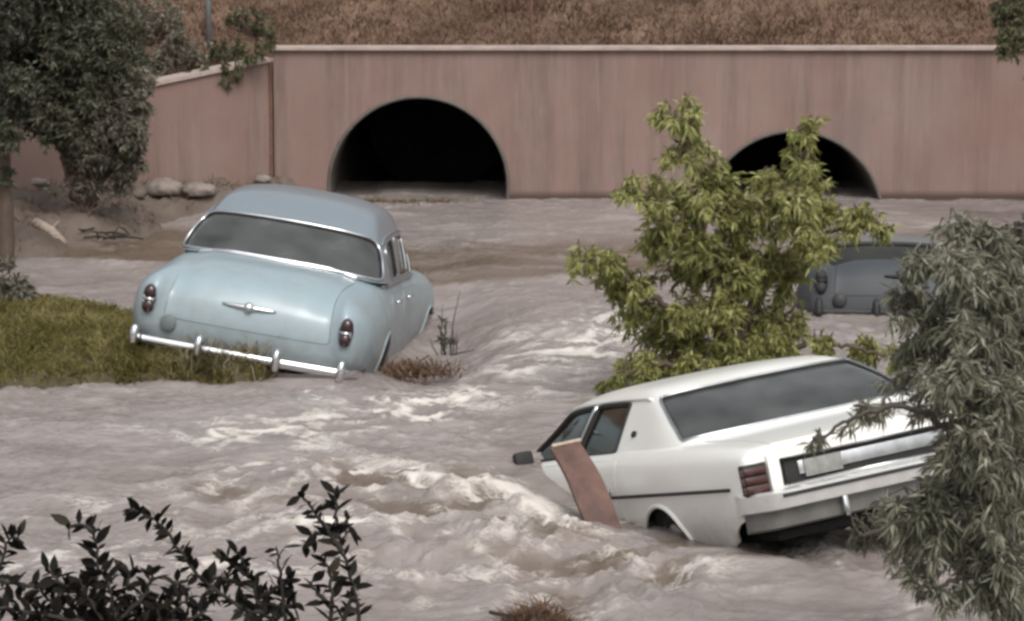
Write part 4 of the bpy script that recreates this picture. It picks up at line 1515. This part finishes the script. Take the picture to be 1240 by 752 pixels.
cl_right = pix_clumps([(1155, 290, 30), (1195, 300, 38), (1115, 325, 30), (1160, 340, 42), (1215, 350, 48), (1095, 365, 26), (1130, 395, 42), (1190, 410, 52), (1235, 420, 50), (1100, 425, 30),
  (1150, 460, 46), (1085, 470, 20), (1210, 490, 52), (1060, 505, 18), (1025, 518, 16), (990, 535, 13), (1115, 500, 18), (1175, 530, 44), (1220, 560, 56), (1165, 590, 54), (1125, 612, 34), (1210, 630, 56),
  (1085, 625, 36), (1060, 645, 26), (1040, 655, 18), (1130, 650, 46), (1180, 680, 46), (1235, 690, 40), (1120, 700, 26), (1140, 725, 18), (1085, 670, 26), (1240, 290, 30), (1200, 725, 22), (1070, 400, 12), (1265, 560, 70), (1270, 420, 60), (1270, 650, 60)], YR, .4)
cl_right += pix_clumps([(1150, 460, 40), (1190, 540, 46), (1200, 620, 46), (1215, 690, 40), (1230, 740, 34), (1180, 720, 28), (1170, 400, 36), (1160, 560, 34), (1130, 640, 34), (1080, 620, 22), (1160, 330, 26), (1230, 600, 40), (1225, 480, 40)], YR - .4, .12)
tree('willow_bush', 'grey green willow leaved bush in the right foreground before the white car', 'bush', base, tr_right, cl_right, M['leaf_right'], M['twig'], .026,
     n_tw=95, lv=20, L=.07, Wd=.0135, droop=.6)

# trees on the far left bank
lb = lambda px, Y: (lambda X: Vector((X, Y, float(left_bank(np.array(X), np.array(Y))) - .04)))((px - CX) / F_PX * math.hypot(Y, 2.5) * 1.0)
YL = 30.6
base = lb(98, YL)
lf = lambda px, py, dy=0: atY(px, py, YL + dy)
tr_left = [
 [base, lf(92, 205), lf(85, 160), lf(80, 90), lf(70, 10), lf(60, -60)],
 [base + Vector((.06, 0, .02)), lf(110, 200), lf(135, 165, -.2), lf(150, 120, -.2), lf(165, 80, -.2)],
 [base + Vector((-.05, 0, .02)), lf(78, 190), lf(60, 140, .2), lf(35, 80, .2), lf(10, 20, .2)],
 [base + Vector((.1, 0, .0)), lf(125, 215), lf(145, 200, -.3), lf(165, 195, -.3)],
]
dk = pix_clumps([(60, -30, 60), (120, -20, 50), (20, 20, 55), (90, 20, 55), (140, 35, 40), (55, 75, 55), (115, 75, 50), (20, 90, 42), (85, 120, 45), (40, 125, 40), (70, 155, 32), (105, 150, 34), (150, 70, 30), (0, 40, 50), (5, 130, 30)], YL, .5)
dk += pix_clumps([(85, 60, 34), (80, 110, 34), (70, 20, 36), (125, 40, 28), (88, 150, 26), (60, 140, 26), (110, 120, 26)], YL - .55, .12)
gy = pix_clumps([(118, 170, 22), (95, 190, 18), (150, 110, 34), (172, 95, 20), (140, 150, 36), (160, 165, 26), (130, 190, 28), (155, 200, 22), (112, 185, 26), (150, 225, 14), (170, 135, 18), (90, 175, 20)], YL - .4, .3)
tree('spreading_tree', 'dark green tree with silvery lower branches on the far left bank', 'tree', base, tr_left, dk, M['leaf_left'], M['redbark'], .085,
     second=(gy, M['leaf_olive']), n_tw=90, lv=20, L=.085, Wd=.024, droop=.35)
YE = 28.0
base = lb(4, YE)
le = lambda px, py, dy=0: atY(px, py, YE + dy)
tree('shady_tree', 'dark tree at the left picture edge with a brown trunk by the water', 'tree', base,
     [[base, le(6, 220), le(3, 160), le(-10, 90), le(-20, 20)], [le(4, 170), le(20, 130), le(35, 100)], [le(2, 180), le(-40, 120), le(-80, 60)]],
     pix_clumps([(-20, 10, 60), (-40, 80, 60), (10, 120, 30), (5, 165, 24), (-20, 150, 40), (25, 95, 24), (-5, 195, 16), (8, 215, 10)], YE, .4),
     M['leaf_left'], M['bark'], .09, n_tw=60, lv=17, L=.075, Wd=.03, droop=.35)
# tree at the upper right, standing outside the frame
YT = 31.0
base = Vector((6.6, YT, -.1))
rt = lambda px, py, dy=0: atY(px, py, YT + dy)
grid_mesh('right_bank', np.linspace(5.9, 60, 50), np.linspace(24, WALL_Y - .02, 40), lambda X, Y: -.4 + .5 * sstep(5.9, 6.8, X) + .1 * np.clip(X - 6.5, 0, 20) + .04 * fbm(X * 2, Y * 2, 3, 66), M['mud'])
tree('overhanging_tree', 'olive brown branches hanging into the top right corner over the coping', 'tree', base,
     [[base, rt(1345, 150), rt(1320, 60), rt(1290, -30)], [rt(1335, 100), rt(1290, 50), rt(1240, 30), rt(1205, 45)], [rt(1325, 60), rt(1270, 0), rt(1215, 0)]],
     pix_clumps([(1225, 10, 26), (1245, 30, 34), (1215, 45, 16), (1235, 60, 22), (1208, 20, 14), (1290, 20, 60), (1320, 70, 60), (1270, 80, 30), (1210, 68, 9)], YT, .3),
     M['leaf_shrub'], M['bark'], .07, n_tw=60, lv=15, L=.065, Wd=.025, droop=.4)


# ------------------------------------------------------------------ shrubs
def shrub(label, px, py, Y, base_z, spots, leafm=None, name='shrub', group=None, **kw):
    c = atY(px, py, Y)
    base = Vector((c.x, Y, base_z))
    trunks = [[base, base.lerp(atY(sx, sy, Y), .5) + Vector((0, 0, .03)), atY(sx, sy, Y)] for sx, sy, r in spots[:5]]
    k = dict(n_tw=40, lv=11, L=.10, Wd=.04, droop=.3)
    k.update(kw)
    return tree(name, label, 'shrub', base, trunks, pix_clumps(spots, Y, .15), leafm or M['leaf_shrub'], M['bark'], .018, group=group, **k)


for lab, px, py, spots, lm in (
    ('grey green shrub on the slope left of the tall pole', 215, 92, [(200, 62, 22), (218, 48, 20), (235, 72, 18), (192, 80, 18), (226, 86, 12)], 'leaf_olive'),
    ('low green shrub behind the wing wall right of the tall pole', 275, 76, [(265, 62, 16), (288, 62, 14), (255, 74, 10), (278, 72, 12)], 'leaf_shrub'),
    ('dim green bush high on the slope between the tree and the pole', 180, 50, [(170, 22, 26), (198, 20, 22), (152, 40, 20), (215, 28, 14)], 'leaf_olive'),
    ('small dull green bush on the slope just right of the pole top', 300, 40, [(290, 22, 18), (312, 26, 16), (325, 34, 10), (278, 30, 10)], 'leaf_shrub')):
    hp = on_hill(px, py)
    shrub(lab, px, py, hp.y - .05, hp.z - .05, spots, M[lm], L=.07, Wd=.03)
bp_ = lb(105, YL - .5)
shrub('low dusky brush under the spreading tree on the far left bank', 105, 236, YL - .5, bp_.z, [(84, 226, 13), (108, 228, 15), (130, 224, 12), (64, 232, 9), (150, 230, 9), (118, 216, 10)], M['leaf_olive'], n_tw=70, L=.07, Wd=.02)
# creeper spilling over the wing wall
cp = empty('creeping_plant', atY(300, 82, WALL_Y - .1))
tag(cp, 'trailing plant spilling over the sloping wing wall coping beside the joint', 'plant')
B = np.array(cp.location)
crown_mesh('vine', [(np.array(c) - B, r) for c, r in pix_clumps([(322, 58, 9), (305, 68, 9), (290, 78, 10), (278, 88, 9), (268, 82, 10), (330, 52, 6), (276, 100, 5), (312, 62, 12), (258, 86, 11), (300, 72, 14), (284, 84, 13), (326, 56, 10), (292, 92, 8), (272, 96, 8), (248, 92, 10), (236, 96, 9), (222, 102, 9), (208, 108, 10), (195, 114, 9), (246, 86, 11), (230, 92, 11), (318, 66, 9), (262, 96, 8), (276, 106, 6)], WALL_Y - .35, .06)], cp, M['leaf_shrub'], M['bark'], 26, 8, .07, .035, .8)

# ------------------------------------------------------------------ grassy spit by the blue car
SPIT = [at(px, py) for px, py in ((-330, 352), (-60, 362), (60, 366), (130, 376), (190, 392), (300, 420), (345, 447), (338, 459), (290, 465), (200, 466), (100, 468), (0, 476), (-100, 488), (-330, 500))]
SP = np.array([(p.x, p.y) for p in SPIT])


def sdist(X, Y):
    P = np.stack([X.ravel(), Y.ravel()], 1)
    dm = np.full(len(P), 1e9)
    for i in range(len(SP)):
        a, b = SP[i], SP[(i + 1) % len(SP)]
        dv = b - a
        t = np.clip(((P - a) @ dv) / (dv @ dv), 0, 1)
        dm = np.minimum(dm, np.linalg.norm(P - a - t[:, None] * dv, axis=1))
    return (np.where(inside(P, SP), dm, -dm)).reshape(X.shape)


def spit(X, Y):
    dd = sdist(X, Y) + .12 * fbm(X * 2.5, Y * 2.5, 2, 81)
    return -.25 + .33 * sstep(-.15, .22, dd) + .06 * sstep(.2, 1.2, dd) + .02 * fbm(X * 3, Y * 3, 3, 82)


spit_m = mat('grassy_mud', (.075, .06, .032), .9, var=.35, scale=3, bump=.5)
grid_mesh('grass_spit', np.linspace(SP[:, 0].min() - .4, SP[:, 0].max() + .4, 150), np.linspace(SP[:, 1].min() - .4, SP[:, 1].max() + .4, 120), spit, spit_m)


def blades(name, P, m, H, Wd, lean=.35, parent=None, tone=None, bias=0.0):
    n = len(P)
    D = np.concatenate([rng.normal(size=(n, 2)) * lean, np.ones((n, 1))], 1)
    D /= np.linalg.norm(D, axis=1, keepdims=True)
    h = (H * rng.uniform(.5, 1.3, n))[:, None]
    a = rng.uniform(0, math.pi, n)
    S_ = np.stack([np.cos(a), np.sin(a), 0 * a], 1) * (Wd * rng.uniform(.6, 1.3, n))[:, None]
    bend = np.concatenate([rng.normal(size=(n, 2)) * .35, -.12 * np.ones((n, 1))], 1) * h
    Vv = np.stack([P - S_ * .5, P + S_ * .5, P + D * h * .55 + S_ * .4, P + D * h * .55 - S_ * .4, P + D * h + bend], 1).reshape(-1, 3)
    b = np.arange(n)[:, None] * 5
    F = np.concatenate([b + np.array([[0, 1, 2]]), b + np.array([[0, 2, 3]]), b + np.array([[3, 2, 4]])], 0)
    tn = np.clip((.5 if tone is None else tone) + bias + rng.normal(size=n) * .2, 0, 1)
    return mesh(name, Vv, F, m, parent, smooth=False, tone=np.repeat(tn, 5))


N = 48000
Q = np.stack([rng.uniform(SP[:, 0].min(), SP[:, 0].max(), N * 2), rng.uniform(SP[:, 1].min(), SP[:, 1].max(), N * 2)], 1)
Q = Q[Q[:, 0] > -7.6]
dq = sdist(Q[:, 0], Q[:, 1])
Q = Q[(dq > -.03) & (fbm(Q[:, 0] * 2, Q[:, 1] * 2, 2, 84) > -.75)]
zq = spit(Q[:, 0], Q[:, 1])
tq = .5 + .35 * fbm(Q[:, 0] * 1.3, Q[:, 1] * 1.3, 3, 85)
g = blades('grass', np.stack([Q[:, 0], Q[:, 1], zq - .01], 1), M['blade'], .09, .011, lean=.7, tone=tq)
tag(g, kind='stuff')
# taller fringe in front of the bumper and at the water's edge
fr_, th_ = [], []
for _ in range(6500):
    px = 120 + 215 * rng.random()
    p = at(px, 463 - 14 * abs(rng.normal()) - 4 * math.sin(px * .11), .0)
    if float(sdist(np.array([p.x]), np.array([p.y]))[0]) < .02:
        continue
    fr_.append((p.x, p.y, float(spit(np.array([p.x]), np.array([p.y]))[0]) - .02))
    th_.append(.5 + .35 * math.sin(px * .07) + .3 * rng.normal())
fr_, th_ = np.array(fr_), np.clip(np.array(th_), .1, 1)
big = (fr_[:, 0] > at(225, 450).x) & (rng.random(len(fr_)) < .35)
g2 = blades('tall_grass', fr_[~big], M['blade'], .17, .012, lean=.45, tone=th_[~big])
tag(g2, kind='stuff')
g3 = blades('seeding_grass', fr_[big], M['dry_weed'], .27, .012, lean=.35, tone=th_[big])
tag(g3, kind='stuff')
# dry grass and scrub on the slope above the wall
N = 150000
Q = np.stack([rng.uniform(-7, 7, N), WALL_Y + .35 + 11 * rng.random(N) ** 1.6], 1)
wlq = np.interp(Q[:, 0], [-60, WING[2], WING[0], 60], [-3.0, -3.0, 0, 0])
Q[:, 1] += wlq
dn_ = fbm(Q[:, 0] * .9, Q[:, 1] * 1.4, 3, 91)
Q = Q[dn_ > -.8]
tq = .38 + .4 * fbm(Q[:, 0] * .7, Q[:, 1] * .9, 3, 92) + .05 * (Q[:, 1] - WALL_Y) / 4
hq = np.stack([Q[:, 0], Q[:, 1], hill(Q[:, 0], Q[:, 1]) - .02], 1)
tag(blades('dry_grass', hq, M['dry'], .13, .012, lean=.6, tone=tq), kind='stuff')

N = 9000
Q = np.stack([rng.uniform(-7, -2.4, N), rng.uniform(28.2, WALL_Y - .1, N)], 1)
zb_ = left_bank(Q[:, 0], Q[:, 1])
Q, zb_ = Q[zb_ > .05], zb_[zb_ > .05]
kk = fbm(Q[:, 0] * 2, Q[:, 1] * 2, 3, 95) > .0
tag(blades('bank_litter', np.stack([Q[kk, 0], Q[kk, 1], zb_[kk]], 1), M['dry'], .10, .012, lean=1.3, bias=-.15), kind='stuff')

# ------------------------------------------------------------------ small things on the banks
pz = on_hill(253, 56)
po = empty('tall_pole', pz)
tag(po, 'grey metal pole standing on the slope above the wing wall', 'pole')
MB().tube([(0, 0, -.2), (0, 0, 1.0), (.01, 0, 2.6)], .036, 12).build('shaft', M['pole'], po)
MB().lathe([(.07, -.1), (.07, .03), (.05, .05)], 14, (0, 0, 1)).build('footing', M['rock'], po)
pz = atY(643, 48, WALL_Y + .4)
st_ = empty('thin_stake', (pz.x, WALL_Y + .5, hill(np.array(pz.x), np.array(WALL_Y + .5))))
tag(st_, 'thin rusty stake upright on the dry slope above the headwall', 'post')
MB().tube([(0, 0, -.2), (0, 0, .6), (.02, 0, 1.3)], .016, 8).build('rod', M['rust'], st_)
MB().box((0, 0, .02), (.06, .06, .03), bev=.006).build('foot_plate', M['rust'], st_)


def rock(label, px, py, Y, size, seed, m='rock', cat='rock', name='rock', z=None):
    import bmesh
    c = atY(px, py, Y)
    for yy in np.arange(27.0, WALL_Y - .05, .02):              # where the sight line meets the bank
        q_ = atY(px, py, yy)
        if q_.z < float(left_bank(np.array(q_.x), np.array(yy))):
            c = q_
            break
    bm = bmesh.new()
    bmesh.ops.create_icosphere(bm, subdivisions=4, radius=1)
    V = np.array([tuple(v.co) for v in bm.verts])
    F = [tuple(v.index for v in f.verts) for f in bm.faces]
    bm.free()
    n = noise2(V[:, 0] * 1.3 + seed, V[:, 1] * 1.3 + V[:, 2], seed) * .22 + noise2(V[:, 0] * 3 + V[:, 2] * 2, V[:, 1] * 3 + seed, seed + 3) * .06
    V = V * (1 + n)[:, None]
    V[:, 2] = np.maximum(V[:, 2], -.5)
    V = V * np.array(size)
    o = mesh(name, V, F, M[m])
    o.location = (c.x, c.y, max(0.0, float(left_bank(np.array(c.x), np.array(c.y)))) + size[2] * .15)
    return tag(o, label, cat)


YK = WALL_Y - 3.4
rock('pale rounded boulder at the wing wall foot, left of the blue car', 197, 233, YK + .9, (.22, .18, .12), 1)
rock('flat grey rock half behind the blue car roof corner', 240, 234, YK + .9, (.20, .17, .10), 2)
rock('long pale stone low on the far left bank', 38, 222, YK - .5, (.20, .15, .07), 4)
rock('small dark rock at the base of the boulder by the wing wall', 167, 236, YK + .6, (.10, .1, .08), 5, 'mud')
rock('small grey stone by the culvert just above the blue car roof', 318, 219, WALL_Y - .5, (.11, .10, .06), 6)
# driftwood log on the left bank
a, b = atY(42, 236, YK - 1.0), atY(78, 246, YK - 1.2)
for q_ in (a, b):
    q_.z = float(left_bank(np.array(q_.x), np.array(q_.y))) + .04
lg = empty('driftwood_log', (a + b) / 2)
tag(lg, 'pale driftwood log slanting down the far left bank', 'log')
cc = (a + b) / 2
MB().tube([a - cc, Vector((0, 0, .02)), b - cc], [.05, .06, .04], 9).build('log_body', M['wood'], lg)
MB().tube([Vector((0, 0, .03)), Vector((.08, .1, .12))], [.02, .008], 6).build('branch_stub', M['wood'], lg)
# drift of dark sticks at the tree foot
dp = empty('drift_pile', lb(105, YL - .7))
tag(dp, 'dark heap of flood sticks caught under the spreading tree', 'debris')
for k in range(30):
    p = Vector((rng.normal() * .26, rng.normal() * .15, rng.uniform(0.0, .09)))
    q = Vector((rng.normal(), rng.normal() * .4, rng.normal() * .25)).normalized() * rng.uniform(.08, .2)
    MB().tube([p - q, p + Vector((0, 0, .02)), p + q], [.008, .012, .005], 6).build('stick', M['stem'] if k % 3 else M['bark'], dp)
# tufts at the culvert mouth
tf_ = []
tuft_spots = ((440, 246, 26), (470, 247, 22), (500, 247, 24), (530, 246, 16), (560, 246, 8))
for k, (px, py, n) in enumerate(tuft_spots):
    c = at(px, py)
    o = empty('grass_tuft', (c.x, c.y, -.02))
    tag(o, ('brown grass tuft in the first culvert mouth nearest the blue car roof', 'low brown grass tuft second from the blue car roof in the first culvert mouth', 'brown grass tuft under the middle of the first culvert mouth',
            'small grass tuft right of the middle of the first culvert mouth', 'tiny thin tuft toward the right side of the first culvert mouth')[k], 'grass tuft', 'grass tufts caught at the first culvert mouth')
    nb = n * 9
    blades('blade_mass', np.stack([rng.normal(size=nb) * .12, rng.normal(size=nb) * .1, np.zeros(nb)], 1), M['dry'] if k % 2 else M['blade'], .10, .014, lean=.6, parent=o, bias=-.15)['kind'] = 'stuff'

# shrub at the left edge on the spit
c = at(8, 380)
shrub('leafy shrub on the grassy spit at the left picture edge', 8, 378, c.y, .1, [(8, 345, 24), (22, 355, 20), (-10, 335, 26), (15, 372, 16), (-5, 365, 26), (5, 322, 12), (33, 352, 10)], M['leaf_olive'], n_tw=45, L=.10, Wd=.035)

# weeds beside the blue car's front wheel
wd = empty('weed_clump', at(540, 428) + Vector((0, 0, -.05)))
wd.location.z -= .10
tag(wd, 'dark upright weeds in the water beside the blue car front wheel', 'weeds')
B = Vector(wd.location)
for k, (bx_, tx, ty) in enumerate(((545, 557, 352), (535, 536, 368), (548, 548, 395), (540, 531, 392), (552, 553, 402), (530, 520, 408), (545, 575, 424), (538, 541, 388))):
    p0 = at(bx_, 430) - B
    p1 = atY(tx, ty, B.y) - B
    MB().tube([p0, p0.lerp(p1, .5) + Vector((rng.normal() * .01, 0, .0)), p1], [.006, .005, .002], 5).build('stem', M['stem'], wd)
crown_mesh('leaf_mass', [(np.array(c) - np.array(B), r) for c, r in pix_clumps([(540, 405, 10), (548, 412, 9), (532, 412, 9), (540, 422, 10), (553, 418, 7), (536, 390, 6)], B.y, .08)], wd, M['weed'], M['stem'], 30, 7, .06, .014, -.4)
dg = empty('debris_mound', at(500, 431) + Vector((0, 0, -.04)))
dg.location.z -= .14
tag(dg, 'brown grassy flood debris banked against the blue car side', 'debris')
n = 900
blades('straw', np.stack([rng.normal(size=n) * .16, rng.normal(size=n) * .12, np.abs(rng.normal(size=n)) * .05], 1), M['dry'], .10, .012, lean=1.0, parent=dg, bias=-.05)['kind'] = 'stuff'
for k in range(7):
    p = Vector((rng.normal() * .15, rng.normal() * .08, .05 + rng.random() * .05))
    q = Vector((rng.normal(), rng.normal() * .5, rng.normal() * .2)).normalized() * .16
    MB().tube([p - q, p + q], [.008, .005], 5).build('twig', M['bark'], dg)

# ------------------------------------------------------------------ dark shoots close to the camera
def leaf_data():
    me = bpy.data.meshes.new('broad_leaf')
    prof = [(0, .0), (.18, .30), (.42, .5), (.70, .38), (.9, .14), (1.0, 0.0)]
    V, F = [], []
    for t, w_ in prof:
        z = -.12 * t * t
        V += [(-w_ * .42, t, z + .06 * w_), (0, t, z), (w_ * .42, t, z + .06 * w_)]
    for i in range(len(prof) - 1):
        for k in range(2):
            a = i * 3 + k
            F.append((a, a + 1, a + 4, a + 3))
    me.from_pydata(V, [], F)
    me.materials.append(M['leaf_dark'])
    return me


LEAF = []
for k in range(4):
    me = leaf_data()
    a = me.attributes.new('tone', 'FLOAT', 'POINT')
    a.data.foreach_set('value', np.full(len(me.vertices), (.15, .4, .6, .95)[k], np.float32))
    LEAF.append(me)


def shoot(label, Y, stems, size=.037, gap=.018, name='leafy_shoot', base_px=None):
    p = atY(*stems[0][0], Y)
    bz = float(near_bank(np.array(p.x), np.array(Y))) - .03
    root = empty(name, (p.x, Y, bz))
    tag(root, label, 'plant', 'dark leafy shoots on the near bank')
    B = Vector(root.location)
    for si, pl in enumerate(stems):
        yj = rng.uniform(-.06, .06) if si else 0
        pts = [atY(px, py, Y + yj) - B for px, py in pl]
        bare = 0
        if si == 0:
            pts = [Vector((0, 0, 0)), pts[0] * .5] + pts
            bare = 2
        cur = limb_pts(pts, 8, .006)
        MB().tube(cur, [.0055 * (1 - .75 * k / len(cur)) + .001 for k in range(len(cur))], 6).build('stem', M['stem'], root)
        acc, side = 0, 1
        start = bare * 8
        for k in range(start + 1, len(cur)):
            acc += (cur[k] - cur[k - 1]).length
            while acc > gap * .40:
                acc -= gap * .40
                side = -side
                t = (cur[k] - cur[k - 1]).normalized()
                lat = t.cross(Vector((0, 1, 0))).normalized() * side
                dr = (t * rng.uniform(.2, .9) + lat * rng.uniform(.5, 1.1) + Vector((0, rng.normal() * .6, rng.normal() * .15 + .1))).normalized()
                o = bpy.data.objects.new('leaf', LEAF[min(3, int(abs(rng.normal()) * 1.6))])
                q = dr.to_track_quat('Y', 'Z')
                sc = size * rng.uniform(.5, 1.4)
                o.matrix_basis = Matrix.Translation(cur[k]) @ q.to_matrix().to_4x4() @ Matrix.Rotation(rng.uniform(-1.2, 1.2), 4, 'Y') @ Matrix.Diagonal((sc, sc, sc, 1))
                link(o, root)
    return root


shoot('tall twin topped dark leafy shoot, rightmost of the foreground shoots', 6.2, [[(434, 760), (428, 712), (415, 668), (408, 630), (404, 592)], [(415, 668), (395, 640), (380, 618), (364, 598)], [(412, 650), (385, 645), (368, 662)], [(410, 640), (420, 632), (424, 645)]], gap=.02)
shoot('shorter dark leafy stems just left of the tall twin topped shoot', 6.0, [[(400, 765), (402, 725), (398, 690), (392, 680)], [(400, 735), (385, 718), (375, 705)], [(412, 765), (424, 728), (430, 708)]], gap=.022)
shoot('long dark shoot arching up to the left over the water', 6.0, [[(335, 770), (290, 735), (245, 700), (215, 662), (190, 630), (158, 615)]], gap=.009, size=.036)
shoot('rounded dark leafy sprig beside the arching shoot', 6.3, [[(318, 770), (312, 725), (300, 690), (288, 668)], [(305, 700), (280, 682), (272, 672)], [(312, 725), (345, 705), (352, 700)], [(312, 730), (350, 735), (358, 722)], [(308, 710), (262, 700), (250, 715)]], gap=.013)
shoot('dense dark leafy bush at the bottom left, with a thin bare stalk', 5.8, [[(140, 775), (138, 735), (128, 700), (122, 690)], [(140, 755), (100, 725), (70, 702), (58, 690)], [(140, 755), (175, 720), (185, 690)], [(150, 755), (200, 735), (215, 705)], [(140, 765), (60, 745), (10, 738), (-20, 735)], [(130, 760), (90, 745), (45, 715)], [(150, 765), (225, 750), (250, 740)], [(140, 745), (150, 720), (160, 690)], [(150, 770), (190, 752), (232, 722)], [(130, 770), (80, 760), (20, 752)], [(145, 770), (120, 745), (95, 700)], [(150, 770), (175, 745), (205, 728)]], gap=.011)
shoot('dark curling shoot at the left picture edge', 6.1, [[(-20, 770), (-12, 720), (2, 680), (10, 655), (22, 650)], [(-10, 700), (30, 708), (60, 715), (95, 728)]], gap=.016)
shoot('small dark spray of leaves floating clear above the dense bush', 6.4, [[(110, 770), (118, 700), (115, 650), (108, 632)], [(114, 645), (98, 636), (82, 640)]], gap=.022, size=.042)
shoot('single small leaf sprig between the round sprig and the tall shoot', 6.3, [[(345, 770), (342, 715), (337, 680), (334, 662)]], gap=.03, size=.036)

# dry tussock at the bottom middle
Yd = 8.0
p = atY(650, 765, Yd)
tk = empty('dry_tussock', (p.x, Yd, float(near_bank(np.array(p.x), np.array(Yd))) - .02))
tag(tk, 'brown dry grass tussock at the bottom edge before the rapids', 'grass tussock')
B = Vector(tk.location)
hgt = atY(648, 729, Yd).z - B.z
n = 2600
th_ = rng.uniform(0, 2 * math.pi, n)
rd = np.sqrt(rng.random(n)) * .17
Pb = np.stack([rd * np.cos(th_), rd * np.sin(th_), hgt * (.97 - .30 * (rd / .17) ** 2) - .05 + 0 * rd], 1)
blades('blade_mass', Pb, M['dry'], .10, .009, lean=.9, parent=tk, bias=-.2)['kind'] = 'stuff'
Pb = np.stack([.04 * rng.normal(size=260) - .03, .04 * rng.normal(size=260), np.full(260, hgt * .90 - .05)], 1)
blades('green_blades', Pb, M['weed'], .06, .006, lean=.9, parent=tk, bias=-.1)['kind'] = 'stuff'
MB().lathe([(.17, 0), (.18, hgt * .5), (.15, hgt * .74), (.09, hgt * .90), (.01, hgt * .95)], 18, (0, 0, 1)).build('root_mass', M['bark'], tk)
p0, p1 = atY(592, 741, Yd) - B, atY(625, 748, Yd) - B
MB().tube([p0, p1, p1 + Vector((.08, .02, -.06))], [.005, .008, .010], 6).build('stick', M['stem'], tk)

# ------------------------------------------------------------------ cars
rounded_sedan('blue_sedan', 'pale blue rounded old sedan with winged trunk emblem, stranded by the grass', ((-2.17, 21.85, -.33), (R(-4.6), R(9.2), R(-5.8))), blue, blue_roof, scale=1.01)
boxy_sedan('white_sedan', 'white square sedan nosed down into the rapids with its tail raised', ((2.27, 15.84, -.030), (R(-12.9), R(-7.1), R(21.6))), white, scale=.94)
c = at(1108, 392)
rounded_sedan('slate_sedan', 'dark slate blue sedan half hidden behind the green tree, tail raised', ((c.x, c.y + .3, -.47), (R(-20.5), R(1.0), R(-2))), slate, slate_roof, scale=1.0, chrome='tarnished', glass='glass2', lens='rubber')

# reddish board leaning on the white car's door
Yb = 17.0
t0, t1 = atY(686, 541, Yb + .35), atY(733, 640, Yb - .1)
bd = empty('leaning_board', t1)
tag(bd, 'reddish brown board with a pale top edge leaning on the white car door', 'board')
up_ = (t0 - t1)
Ln = up_.length
up_ = up_.normalized()
xr = Vector((1, .18, .0))
xr = (xr - up_ * xr.dot(up_)).normalized()
nr = xr.cross(up_)
Rm = Matrix((xr, nr, up_)).transposed()
pk_ = MB()
rings_ = []
for t in np.linspace(0, 1, 15):
    hh = -.3 + (Ln + .3) * t
    wl_, wr_ = -.104 + .012 * math.sin(9 * t + 1) * t, .104 - .014 * math.sin(7 * t) - .012 * t
    cv = .018 * math.sin(t * 2.6)
    ring = []
    for sx_ in np.linspace(wl_, wr_, 9):
        ring.append(up_ * (hh + (.012 * math.sin(sx_ * 60) if t > .99 else 0)) + xr * sx_ + nr * (cv - .016 + .003 * math.sin(sx_ * 150)))
    for sx_ in np.linspace(wr_, wl_, 9):
        ring.append(up_ * (hh + (.012 * math.sin(sx_ * 60) if t > .99 else 0)) + xr * sx_ + nr * (cv + .016))
    rings_.append(ring)
pk_.loft(rings_, closed=True, cap=True).build('plank', M['board'], bd, sharp=40)
MB().box(up_ * (Ln + .008) + nr * .01, (.19, .05, .022), Rm, bev=.005).build('top_edge', M['board_edge'], bd, sharp=40)
